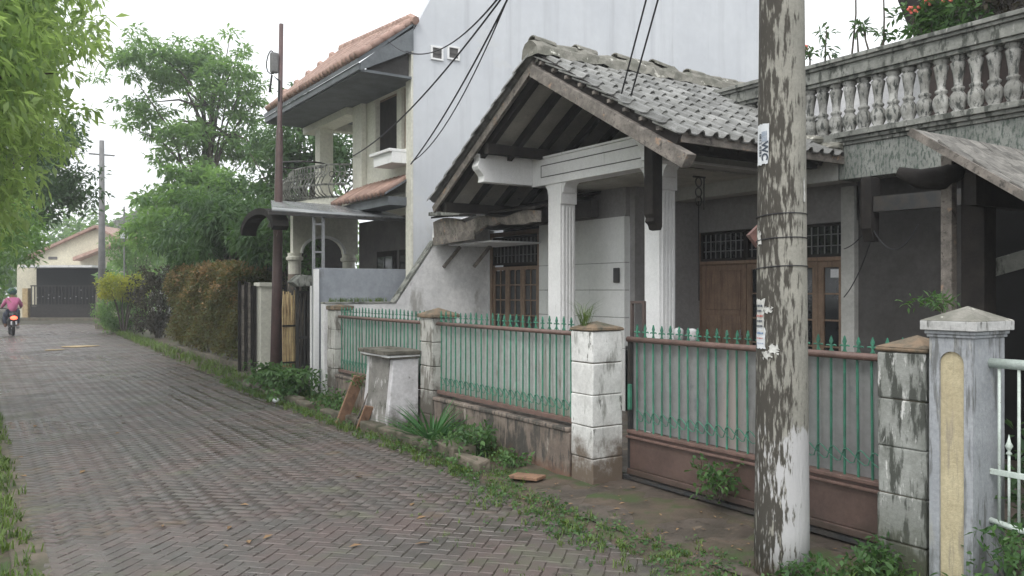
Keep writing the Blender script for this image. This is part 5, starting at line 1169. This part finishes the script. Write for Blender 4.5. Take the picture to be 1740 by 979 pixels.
mb = MB(); mb.tube([L(-.32, 0, .66), L(0, 0, .60), L(.4, 0, .50), (L(.75, 0, .40)), L(.95, 0, .6), L(1.0, 0, .95)], [.07, .15, .17, .13, .12, .09], 12); mb.build('body', M['blackplastic'], MC, smooth=True)
mb = MB(); mb.tube([L(.85, -.16, .35), L(.93, -.22, .6), L(.98, -.16, .85)], [.06, .09, .05], 8); mb.tube([L(.85, .16, .35), L(.93, .22, .6), L(.98, .16, .85)], [.06, .09, .05], 8); mb.build('leg_shield', M['blackplastic'], MC, smooth=True)
mb = MB(); mb.tube([L(.92, -.34, .98), L(.98, 0, .96), L(.92, .34, .98)], .018, 7); mb.build('handlebar', M['blackmetal'], MC)
for s in (-1, 1):
    mb = MB(); mb.tube([L(.94, s*.25, .99), L(.97, s*.30, 1.15)], .008, 5); mb.sphere(L(.97, s*.33, 1.18), .055, 8, 6, (1, .5, .8)); mb.build('mirror', M['blackplastic'], MC)
mb = MB(); mb.tube([L(1.22, 0, .28), L(1.0, 0, .95)], .035, 7); mb.build('fork', M['silver'], MC)
mb = MB(); mb.box(*(L(-.36, -.10, .42)), *(L(-.345, .10, .54))); mb.build('number_plate', M['paper'], MC)
mb = MB(); mb.tube([L(-.30, .13, .34), L(.25, .15, .28)], [.055, .035], 10); mb.build('exhaust', M['silver'], MC, smooth=True)
mb = MB(); mb.tube([L(-.30, 0, .55), L(-.34, 0, .35)], [.08, .06], 8); mb.build('mudguard', M['blackplastic'], MC)
mb = MB(); mb.sphere(L(-.36, 0, .66), .085, 10, 8, (1.3, .7, .8)); mb.build('tail_light', M['taillight'], MC, smooth=True)
def skin(name, verts, edges, radii, m, parent, org):
    me = bpy.data.meshes.new(name); me.from_pydata([tuple(Vector(v)-org) for v in verts], edges, []); me.materials.append(m)
    o = bpy.data.objects.new(name, me); COL.objects.link(o); ORG[o] = org
    if parent is not None: o.parent = parent; o.location = org-ORG[parent]
    else: o.location = org
    bm = bmesh.new(); bm.from_mesh(me); bm.verts.layers.skin.verify(); bm.to_mesh(me); bm.free()
    sk = o.modifiers.new('skin', 'SKIN'); sk.use_smooth_shade = True
    for i, r in enumerate(radii):
        me.skin_vertices[0].data[i].radius = (r, r) if not isinstance(r, tuple) else r
    me.skin_vertices[0].data[0].use_root = True
    ss = o.modifiers.new('sub', 'SUBSURF'); ss.levels = 1; ss.render_levels = 1
    return o
PR = empty('person', mo+fwd*.2, 'rider in a pink shirt and dark helmet on the motorcycle', 'person')
V_ = [L(.12,0,.86), L(.14,0,1.05), L(.2,0,1.28), L(.22,0,1.40), L(.24,0,1.50), L(.25,0,1.62),
      L(.2,-.17,1.30), L(.36,-.28,1.08), L(.70,-.30,1.02), L(.88,-.31,1.0), L(.2,.17,1.30), L(.36,.28,1.08), L(.70,.30,1.02), L(.88,.31,1.0),
      L(.14,-.12,.84), L(.55,-.19,.78), L(.55,-.19,.38), L(.68,-.19,.32), L(.14,.12,.84), L(.55,.19,.78), L(.55,.19,.38), L(.68,.19,.32)]
E_ = [(0,1),(1,2),(2,3),(3,4),(4,5),(2,6),(6,7),(7,8),(8,9),(2,10),(10,11),(11,12),(12,13),(0,14),(14,15),(15,16),(16,17),(0,18),(18,19),(19,20),(20,21)]
rr = [.15,.14,.13,.06,.09,.08,.06,.048,.038,.035,.06,.048,.038,.035,.10,.08,.055,.045,.10,.08,.055,.045]
skin('body', V_, E_, rr, M['skin'], PR, Vector(mo))
skin('shirt', [L(.10,0,.82), L(.13,0,1.03), L(.19,0,1.27), L(.21,0,1.37), L(.19,-.18,1.30), L(.33,-.28,1.10), L(.5,-.295,1.05), L(.19,.18,1.30), L(.33,.28,1.10), L(.5,.295,1.05)], [(0,1),(1,2),(2,3),(2,4),(4,5),(5,6),(2,7),(7,8),(8,9)], [.18,.175,.17,.085,.085,.07,.062,.085,.07,.062], M['pink'], PR, Vector(mo))
skin('trousers', [L(.13,0,.84), L(.15,-.12,.83), L(.56,-.19,.78), L(.55,-.19,.40), L(.15,.12,.83), L(.56,.19,.78), L(.55,.19,.40)], [(0,1),(1,2),(2,3),(0,4),(4,5),(5,6)], [.15,.125,.10,.07,.125,.10,.07], M['jeans'], PR, Vector(mo))
mb = MB(); mb.sphere(L(.25, 0, 1.60), .145, 14, 10, (1.05, 1.1, 1)); mb.build('helmet', M['helmet'], PR, smooth=True)

# ================================================================== TREES AND PLANTS
tree('roadside_tree', (-1.7, 12.6, 0), 5.6, [(-.4, 12.0, 5.2, 2.0, 2.6, 2.5), (-.7, 10.6, 4.0, 1.6, 1.8, 1.7), (-.5, 13.5, 3.3, 1.5, 1.6, 1.2), (-.3, 15.5, 6.0, 2.2, 2.0, 2.4), (-.9, 9.0, 3.6, 1.0, 1.5, 1.4)], 1500, 38, (.30,.30,.20), .16, .05, M['leaf_bright'],
     'near tree with bright yellow green drooping leaves overhanging the left of the street', 'tree', tr=.16, droop=.7, shell=.35, tintlo=.1, tinthi=1)
def T_(px, py, t): return P(px, py, t=t)
def ell(px, py, t, rx, ry, rz): q = T_(px, py, t); return (q.x, q.y, q.z, rx, ry, rz)
b = T_(330, 560, 31); 
tree('tall_tree', (b.x, b.y, 0), 9, [ell(300, 105, 31, 2.4, 2.0, 1.5), ell(395, 150, 31, 1.7, 1.6, 1.6), ell(250, 190, 31, 1.3, 1.4, .8), ell(430, 230, 31, 1.2, 1.3, 1.0), ell(330, 235, 31, 2.0, 2.0, 1.3), ell(400, 70, 31, .7, .7, .8), ell(250, 105, 31, 1.0, 1.0, .5)], 210, 66, (.40,.40,.17), .24, .08, M['leaf_mid'],
     'tall airy tree with blue green foliage rising behind the hedge', 'tree', tr=.16, shell=.3, lean=(.6, -.6))
b = T_(330, 560, 27)
tree('leafy_tree', (b.x, b.y, 0), 4.8, [ell(330, 320, 27, 1.7, 1.6, 1.0), ell(300, 380, 26, 1.3, 1.4, 1.0), ell(385, 330, 26, 1.0, 1.2, .9)], 190, 54, (.34,.34,.20), .22, .08, M['leaf_mid'],
     'rounded mid green tree below the tall airy tree', 'tree', tr=.15, shell=.35)
b = T_(400, 560, 20)
tree('mango_tree', (b.x, b.y, 0), 3.2, [ell(385, 375, 20, 1.3, 1.3, .9), ell(330, 400, 22, 1.1, 1.2, .7), ell(440, 385, 17.5, .7, .8, .6), ell(440, 420, 17.5, .6, .8, .4)], 240, 46, (.30,.30,.22), .21, .05, M['leaf_dark'],
     'dark mango tree with long drooping leaves behind the red tipped hedge', 'tree', tr=.13, droop=.8, shell=.3)
b = T_(520, 560, 24)
tree('garden_tree', (b.x, b.y, 0), 5.5, [ell(500, 255, 24, 1.5, 1.4, 1.3), ell(580, 250, 24, 1.3, 1.3, 1.1), ell(440, 320, 24, 1.1, 1.1, .9), ell(520, 180, 25, 1.1, 1.1, .8), ell(450, 240, 26, .9, .9, .7)], 210, 34, (.36,.36,.3), .20, .08, M['leaf_dark'],
     'dark leaved tree showing through the balcony pillars of the cream house', 'tree', tr=.14, shell=.25)
b = T_(-60, 560, 27)
tree('dark_tree', (b.x, b.y, 0), 5.0, [ell(95, 300, 27, 1.3, 1.5, 1.2), ell(95, 240, 27, 1.1, 1.3, .9), ell(120, 215, 28, .8, .9, .5), ell(60, 320, 26, 1.1, 1.2, 1.1), ell(130, 330, 27, .7, .8, .6), ell(30, 250, 27, 1.2, 1.2, 1.6)], 230, 36, (.34,.34,.26), .20, .07, M['leaf_dark'],
     'dark open tree behind the bright overhanging one at left', 'tree', tr=.13, shell=.3)
b = T_(-60, 540, 22)
tree('street_side_shrub', (b.x, b.y, 0), 2.0, [ell(22, 360, 18, .6, .8, .7), ell(28, 405, 20, .6, .9, .6), ell(-30, 450, 20, .6, .9, .8)], 90, 40, (.25,.25,.2), .15, .05, M['leaf_mid'],
     'green leafy shrub above the rider at the left edge', 'shrub', tr=.06, branches=12)
# woodland mass beyond
pts = crown_pts([ell(px, py, t, rx, 3, rz) for px, py, t, rx, rz in ((-60, 430, 60, 6, 5), (60, 400, 75, 5, 4.5), (180, 425, 75, 5, 3.2), (330, 410, 60, 7, 4), (500, 400, 55, 6, 4), (-200, 420, 50, 8, 6), (230, 430, 52, 2.4, 1.4), (240, 480, 44, 2.5, 1.6))], 700, .5)
V, Fc, T = leafcloud(pts, rng.random(len(pts)), 30, (1.0, 1.0, .7), .5, .3)
leafobj('woodland', V, Fc, T, M['leaf_mid'], kind='stuff', label='far mass of trees closing the end of the street', cat='woodland')
# shrubs at mid distance
def shrub(name, px, py, t, rx, ry, rz, lm, n, per, L_, W_, label, cat='shrub', rc=.16, zb=None, shell=.6):
    c = P(px, py, t=t); zc_ = c.z; th = empty(name, (c.x, c.y, 0), label, cat)
    pts = crown_pts([(c.x, c.y, zc_, rx, ry, rz)], n, shell); pts = pts[pts[:, 2] > .08]
    tint = np.clip((pts[:, 2]-zc_)/rz*.0+rng.random(len(pts)), 0, 1)
    V, Fc, T = leafcloud(pts, tint, per, (rc, rc, rc*.8), L_, W_, .1)
    leafobj('foliage', V, Fc, T, lm, th)
    mb = MB()
    for i in range(7):
        a = i*.9; mb.tube([(c.x+.05*math.cos(a), c.y+.05*math.sin(a), 0), (c.x+rx*.3*math.cos(a), c.y+ry*.3*math.sin(a), zc_*.6), (c.x+rx*.7*math.cos(a), c.y+ry*.7*math.sin(a), zc_+rz*.4)], [.03, .02, .008], 5)
    mb.build('stem', M['bark'], th); return th
shrub('green_bush', 208, 525, 32, .95, .9, .68, M['leaf_mid'], 260, 26, .10, .045, 'rounded green bush at the foot of the far pole', 'bush')
shrub('yellow_bush', 210, 482, 31.2, .85, .6, .50, M['leaf_yellow'], 220, 26, .10, .045, 'yellow tipped bush rising above the rounded green bush', 'bush')
shrub('dark_bush', 268, 505, 28, .8, 1.4, 1.2, M['leaf_hedge2'], 260, 26, .10, .05, 'brownish dark bush between green bush and clipped hedge', 'bush')
shrub('garden_shrub', 232, 415, 40, 1.3, 1.0, 1.2, M['leaf_mid'], 130, 24, .18, .07, 'green shrub standing behind the yellow tipped bush', 'shrub', rc=.3)
shrub('porch_shrub', 505, 430, 17, .5, .5, .7, M['leaf_dark'], 70, 20, .14, .05, 'dark shrub in the forecourt under the carport roof', 'shrub')
# clipped hedge with reddish new leaves on top
HG = empty('clipped_hedge', (5.0, 20.5, 0), 'clipped hedge with orange red new growth beside the street', 'hedge')
hx0, hx1, hy0, hy1, hz = 4.62, 5.5, 17.2, 24.2, 2.16
pp = []; tt = []
def hedge_face(n, f, lo, hi):
    for _ in range(n):
        x, y, z = f(); x += .07*math.sin(z*5+y*2.2); q_ = max(0, abs(y-(hy0+hy1)/2)/((hy1-hy0)/2)-.6)/.4; z = min(z, hz+.06*math.sin(y*2.6)+.04-.32*q_*q_); pp.append((x, y, z)); tt.append(random.uniform(lo, hi))
hedge_face(900, lambda: (hx0+random.uniform(-.02, .10), random.uniform(hy0, hy1), random.uniform(.3, hz)*1.0), .0, .32)
hedge_face(420, lambda: (random.uniform(hx0, hx1), hy0+random.uniform(-.02, .1), random.uniform(.3, hz)), .0, .35)
hedge_face(520, lambda: (random.uniform(hx0, hx1), random.uniform(hy0, hy1), hz+random.uniform(-.06, .08)), .5, 1)
hedge_face(380, lambda: (hx0+random.uniform(-.05, .05), random.uniform(hy0, hy1), hz-abs(random.gauss(0, .35))), .35, 1)
hedge_face(300, lambda: (hx0+random.uniform(.1, .5), random.uniform(hy0, hy1), random.uniform(.3, hz-.2)), .0, .2)
V, Fc, T = leafcloud(np.array(pp), np.array(tt), 28, (.13, .12, .11), .075, .038, .0)
leafobj('foliage', V, Fc, T, M['leaf_hedge'], HG)
mb = MB()
for i in range(26):
    y = hy0+.15+i*.27; x = hx0+.3+.1*math.sin(i*2); mb.tube([(x, y, 0), (x-.06, y+.05, .4), (x-.1+.1*math.sin(i), y, 1.0), (x+.1, y+.08, 1.9)], [.025, .02, .016, .008], 5)
mb.build('stems', M['bark'], HG)
mb = MB(); mb.box(hx0-.02, 16.9, -.05, hx0+.22, 24.4, .16); mb.build('hedge_kerb', M['kerb'], bev=.02, label='low mossy kerb under the clipped hedge', cat='kerb')
# small plants
def weedclump(name, c, n, r, h, lm, L_, W_, per, label, cat='plant', droop=.1):
    c = Vector(c); pts = np.array([(c.x+random.gauss(0, r*.5), c.y+random.gauss(0, r*.5), c.z+random.uniform(.02, h)) for _ in range(n)])
    V, Fc, T = leafcloud(pts, rng.random(n), per, (.05, .05, .04), L_, W_, droop)
    th = empty(name, (c.x, c.y, c.z), label, cat); leafobj('foliage', V, Fc, T, lm, th)
    mb = MB()
    for p in pts[:max(4, n//3)]: mb.tube([(c.x+(p[0]-c.x)*.3, c.y+(p[1]-c.y)*.3, c.z-.02), ((p[0]*.6+c.x*.4), (p[1]*.6+c.y*.4), c.z+(p[2]-c.z)*.6), tuple(p)], [.004, .003, .0015], 4)
    mb.build('stem', M['bark'], th); return th
# spiky lily at the wall foot
sc = Vector((4.08, 7.75, .03)); SPK = empty('spiky_plant', sc, 'spiky long leaved lily growing beside the white bin', 'plant')
for i in range(72):
    a = random.uniform(0, 2*math.pi); le = random.uniform(.36, .66); el = random.uniform(.35, 1.35); wd = random.uniform(.012, .02)
    d = Vector((math.cos(a)*math.cos(el), math.sin(a)*math.cos(el), math.sin(el))); sdv = Vector((-math.sin(a), math.cos(a), 0))
    mb = MB(); K = 5; base = sc+Vector((math.cos(a)*.03, math.sin(a)*.03, 0))
    for q in range(K+1):
        t = q/K; p = base+d*le*t+Vector((math.cos(a), math.sin(a), -1))*le*.18*t*t; w_ = wd*(1-t**2.2)*(.7+.6*t)+.0006
        mb.v += [p-sdv*w_, p+Vector((0,0,-w_*.5)), p+sdv*w_]
    mb.f = [f for q in range(K) for f in ((3*q, 3*q+1, 3*q+4, 3*q+3), (3*q+1, 3*q+2, 3*q+5, 3*q+4))]
    o = mb.build('leaf', M['spiky'], SPK, smooth=True)
    at_ = o.data.attributes.new('tint', 'FLOAT', 'POINT'); at_.data.foreach_set('value', [random.uniform(.1, 1)]*len(o.data.vertices))
weedclump('leafy_weed', P(1215, 838, Z=.12), 42, .16, .26, M['weed'], .055, .026, 7, 'small leafy weed against the brown kick panel of the gate')
weedclump('fern_clump', (4.10, 6.95, .03), 120, .32, .28, M['weed'], .06, .028, 8, 'low fern clump spreading below the green railing')
weedclump('fern_clump', (3.95, 7.25, .03), 40, .20, .14, M['weed'], .055, .026, 7, 'pale green weeds at the foot of the spiky lily')
weedclump('leafy_weed', (4.14, 6.35, .03), 30, .18, .10, M['weed'], .05, .024, 7, 'sprawling weeds beside the flat brown board')
weedclump('leafy_bush', (4.05, 12.1, .03), 120, .38, .42, M['weed'], .085, .045, 8, 'bright green leafy bush at the foot of the farthest block pillar', 'bush')
weedclump('leafy_bush', (4.15, 13.4, .03), 110, .36, .40, M['weed'], .09, .045, 8, 'bright green bush at the foot of the thin brown pole', 'bush')
weedclump('leafy_weed', (4.12, 10.6, .03), 60, .30, .22, M['weed'], .06, .03, 7, 'weeds along the base wall behind the leaning plank')
weedclump('plank_fern', (3.96, 9.43, .50), 16, .07, .10, M['weed'], .07, .016, 6, 'little fern sprouting at the top of the leaning plank', 'fern')
weedclump('leafy_weed', (4.05, 8.25, .03), 22, .16, .12, M['weed'], .05, .028, 7, 'few weeds at the near foot of the white bin')
weedclump('pillar_branch', P(1590, 515, X=4.75), 34, .11, .04, M['weed'], .045, .012, 5, 'feathery green sprig behind the cap of the niche gatepost', 'sprig')
weedclump('right_weeds', (3.98, 2.10, .0), 80, .36, .16, M['weed'], .06, .022, 9, 'tangled weeds at the foot of the niche gatepost')
weedclump('right_weeds', (4.22, 1.85, .0), 170, .34, .50, M['weed'], .05, .02, 9, 'dark leafy growth under the white gate')
weedclump('right_weeds', (4.9, 1.9, .0), 150, .5, .9, M['leaf_dark'], .08, .035, 9, 'dark plants behind the white gate')
weedclump('leafy_weed', (4.25, 2.75, .0), 60, .16, .22, M['weed'], .05, .02, 8, 'pale weeds at the foot of the dark streaked block pillar')
weedclump('leafy_weed', (3.85, 2.85, .0), 60, .16, .16, M['weed'], .045, .02, 8, 'small weeds right beside the foot of the concrete pole')
for k, (x, y, z, lb) in enumerate(((4.25, 2.02, .22, 'upper yellow flower among the weeds under the white gate'), (4.2, 1.97, .08, 'lower yellow flower among the weeds under the white gate'))):
    mb = MB()
    for q in range(6): a = q*1.047; mb.add([(x, y, z), (x+.018*math.cos(a-.4), y+.018*math.sin(a-.4), z+.008), (x+.026*math.cos(a), y+.026*math.sin(a), z+.004), (x+.018*math.cos(a+.4), y+.018*math.sin(a+.4), z+.008)], [(0,1,2,3)])
    mb.build('yellow_flower', M['yellow'], label=lb, cat='flower', group='yellow flowers in the weeds')
pts = np.array([(4.48+random.uniform(-.06,.0), 5.62+random.uniform(-.06,.06), 1.33) for _ in range(7)])
V, Fc, T = tufts(pts, 9, .26, .006, .03); leafobj('cap_grass', V, Fc, T, M['grass'], label='grass tuft growing on the cap of the white block pillar', cat='grass tuft')
# moss and grass on party wall ledge
pts = np.array([(random.uniform(4.5, 5.5), 11.93+random.uniform(-.05,.05), 1.46) for _ in range(60)])
V, Fc, T = tufts(pts, 7, .09, .006, .03); leafobj('ledge_grass', V, Fc, T, M['grass'], label='short grass growing on the low party wall ledge', cat='grass', kind='stuff')
# verge grass, right: ragged strip beside the pavers and creeping over them
def gpts(n, f):
    return np.array([f() for _ in range(n)])
def rv():
    y = random.uniform(2.0, 6.6)**1.0; r = road_right(y); k = math.sin(y*5.3)*.05+math.sin(y*2.1)*.06
    return (r+random.gauss(-.02+k, .17), y, 0)
V1 = tufts(gpts(300, rv), 9, .05, .007, .035)
def rv2():
    y = random.uniform(6.3, 15.5); return (road_right(y)-.05+random.gauss(0, .07), y, 0)
V2 = tufts(gpts(420, rv2), 9, .07, .009, .04)
def rv3():
    y = random.uniform(6.5, 15.5); return (road_right(y)+random.uniform(.2, .7), y, .02)
V3_ = tufts(gpts(320, rv3), 9, .13, .010, .05)
def rv4():
    y = random.uniform(15, 40); return (road_right(y)+random.uniform(-.05, .5), y, .02)
V4 = tufts(gpts(350, rv4), 8, .16, .016, .08)
V6 = tufts(gpts(60, lambda: (road_right(3)+random.uniform(-.9, -.1), random.uniform(2.6, 6.0), 0)), 6, .03, .005, .03)
V5 = tufts(gpts(260, lambda: (random.uniform(3.7, 4.4), random.uniform(1.7, 2.9), 0)), 9, .11, .008, .04)
V, Fc, T = merge([V1, V2, V3_, V4, V5, V6]); leafobj('verge_grass', V, Fc, T, M['grass'], loc=(3.8, 6, 0), kind='stuff', label='ragged grass creeping over the right edge of the pavers', cat='grass')
# broad leaf creeping weeds on the same edge
pts = gpts(330, rv); pts[:, 2] = .02; pts2 = gpts(130, rv2); pts2[:, 2] = .05; pts = np.concatenate([pts, pts2])
V, Fc, T = leafcloud(pts, rng.random(len(pts)), 9, (.05, .05, .02), .03, .018, .0); leafobj('creeping_weeds', V, Fc, T, M['weed'], loc=(3.8, 6, 0), kind='stuff', label='broad leaved weeds dotted along the paver edge', cat='ground cover')
# left verge grass
V, Fc, T = merge([tufts(gpts(900, lambda: (random.uniform(-.4, .30)+.03*random.gauss(0, 1), random.uniform(4.5, 13), 0)), 8, .085, .010, .05),
                  tufts(gpts(900, lambda: (random.uniform(-4, .1), random.uniform(12, 40), 0)), 9, .3, .02, .12)])
leafobj('left_grass', V, Fc, T, M['grass'], loc=(-.5, 10, 0), kind='stuff', label='long grass on the verge at the left edge', cat='grass')
# fallen leaves and litter
lb_pos = [(150, 583), (95, 588), (35, 770), (40, 802), (210, 712), (205, 700), (60, 717), (18, 712), (545, 712), (655, 705), (700, 850), (455, 905), (335, 640)]
FL = MB()
for i, (px, py) in enumerate(lb_pos + [(random.uniform(30, 900), random.uniform(600, 960)) for _ in range(22)]):
    p = P(px, py, Z=.004); a = random.uniform(0, 6.28); L_ = random.uniform(.03, .06); u_ = Vector((math.cos(a), math.sin(a), .05)); v_ = Vector((-math.sin(a), math.cos(a), .1))
    FL.add([p-u_*L_, p+v_*L_*.4+Vector((0,0,.008)), p+u_*L_, p-v_*L_*.35+Vector((0,0,.006))], [(0,1,2,3)])
for i in range(150):
    if i % 2: x_, y_ = random.uniform(3.6, 4.7), random.uniform(2.6, 5.6)
    else: y_ = random.uniform(4, 15); x_ = road_right(y_)+random.gauss(.02, .22)
    p = Vector((x_, y_, .022)); a = random.uniform(0, 6.28); L_ = random.uniform(.008, .028); u_ = Vector((math.cos(a), math.sin(a), .1)); v_ = Vector((-math.sin(a), math.cos(a), .1))
    FL.add([p-u_*L_, p+v_*L_*.45+Vector((0,0,.004)), p+u_*L_, p-v_*L_*.4+Vector((0,0,.004))], [(0,1,2,3)])
FL.build('fallen_leaves', M['deadleaf'], loc=(2, 6, 0), kind='stuff', label='dead leaves scattered over the wet pavers', cat='leaves')
for (pxc, pyc, w_, lb) in ((135, 582, .55, 'larger pale flattened palm husk lying far down the street'), (92, 588, .3, 'smaller pale husk beside the larger one on the street')):
    p = P(pxc, pyc, Z=.006); mb = MB(); n = 12
    pts_ = [(p.x+w_*math.cos(2*math.pi*i/n)*random.uniform(.6, 1), p.y+w_*.8*math.sin(2*math.pi*i/n)*random.uniform(.5, 1), .008) for i in range(n)]
    mb.prism(pts_, (0, 0, .012)); mb.build('palm_husk', M['bamboo'], label=lb, cat='husk', group='husks on the road')
p = P(469, 678, Z=0); mb = MB(); mb.sphere((p.x, p.y, .04), .045, 8, 6, (1.2, .9, .8)); mb.build('crumpled_litter', M['paper'], label='crumpled white litter on the verge below the thin brown pole', cat='litter')
for pxc, pyc, lb in ((1370, 868, 'pale dry leaf on the apron nearest the concrete pole'),):
    pass

# plants on the balcony rail
def stemplant(c, h, label, leaves=6, lean=0, flower=False, cat='plant'):
    c = Vector(c); th = empty('balcony_plant', c, label, cat, 'plants on the balcony rail')
    top = c+Vector((0, lean, h)); mb = MB(); mb.tube([c, c.lerp(top, .5)+Vector((0, random.uniform(-.03,.03), 0)), top], [.012, .010, .007], 5); mb.build('stem', M['bark'], th)
    pts = np.array([tuple(top+Vector((random.gauss(0,.03), random.gauss(0,.05), random.gauss(0,.02)))) for _ in range(3)])
    V, Fc, T = leafcloud(pts, rng.random(3), leaves, (.05,.05,.03), .10, .03, .1); leafobj('foliage', V, Fc, T, M['leaf_dark'], th)
    if flower:
        for k in range(3):
            mb = MB(); q = top+Vector((random.uniform(-.04,.04), random.uniform(-.06,.06), .05)); mb.sphere(q, .035, 7, 5, (1,1,.7)); mb.build('flower', M['flower'], th)
    return th
for k, (px, h, ln, fl, lb) in enumerate(((1376, .22, .03, True, 'short pot plant with pink bloom nearest the concrete pole on the rail'), (1402, .40, -.02, False, 'umbrella topped stem second from the pole on the rail'), (1413, .15, .05, False, 'tiny twiggy seedling between two stems on the rail'),
        (1447, .95, -.05, False, 'tallest bare cane rising from the balcony rail'), (1459, .30, .02, False, 'bushy short plant at the foot of the tall cane'), (1478, .34, .08, False, 'forked desert rose twig on the rail'), (1494, .18, -.05, False, 'low desert rose stub on the rail'), (1501, .68, .0, True, 'slim stem topped by a pink flower on the rail'))):
    q = P(px, 100, X=BX+.12); stemplant((BX+.12, q.y, 4.20), h, lb, 9, ln, fl)
for k, (px, ztop, fl, lb) in enumerate(((1555, .38, 2, 'leafy flowering shrub beginning the planted right stretch of rail'), (1585, .42, 3, 'ixora shrub with a round red flower head on the rail'), (1612, .40, 2, 'broad leaved green shrub right of the red ixora'), (1637, .52, 3, 'second red ixora with the highest flower head on the rail'), (1680, .55, 0, 'dry brownish shrub near the right end of the rail'), (1722, .6, 0, 'twiggy shrub at the extreme right of the rail'))):
    q = P(px, 60, X=BX+.15); c = Vector((BX+.15, q.y, 4.20)); th = empty('balcony_shrub', c, lb, 'shrub', 'flowering shrubs on the balcony rail')
    pts = np.array([(c.x+random.gauss(0,.06), c.y+random.gauss(0,.12), c.z+random.uniform(.0, ztop)) for _ in range(26)])
    V, Fc, T = leafcloud(pts, rng.random(26), 9, (.05,.06,.05), .085, .04, .1); leafobj('foliage', V, Fc, T, M['weed'] if fl else M['leaf_hedge2'], th)
    mb = MB(); mb.tube([c, c+Vector((0,.02,ztop*.5)), c+Vector((0,0,ztop))], [.012,.01,.006], 5); mb.build('stem', M['bark'], th)
    if fl:
        f = MB(); hq = c+Vector((-.08, random.uniform(-.05,.05), ztop*.85))
        for j in range(10): f.sphere(hq+Vector((random.gauss(0,.018), random.gauss(0,.035), random.gauss(0,.025))), .016, 5, 4)
        f.build('flower_head', M['flower'], th)
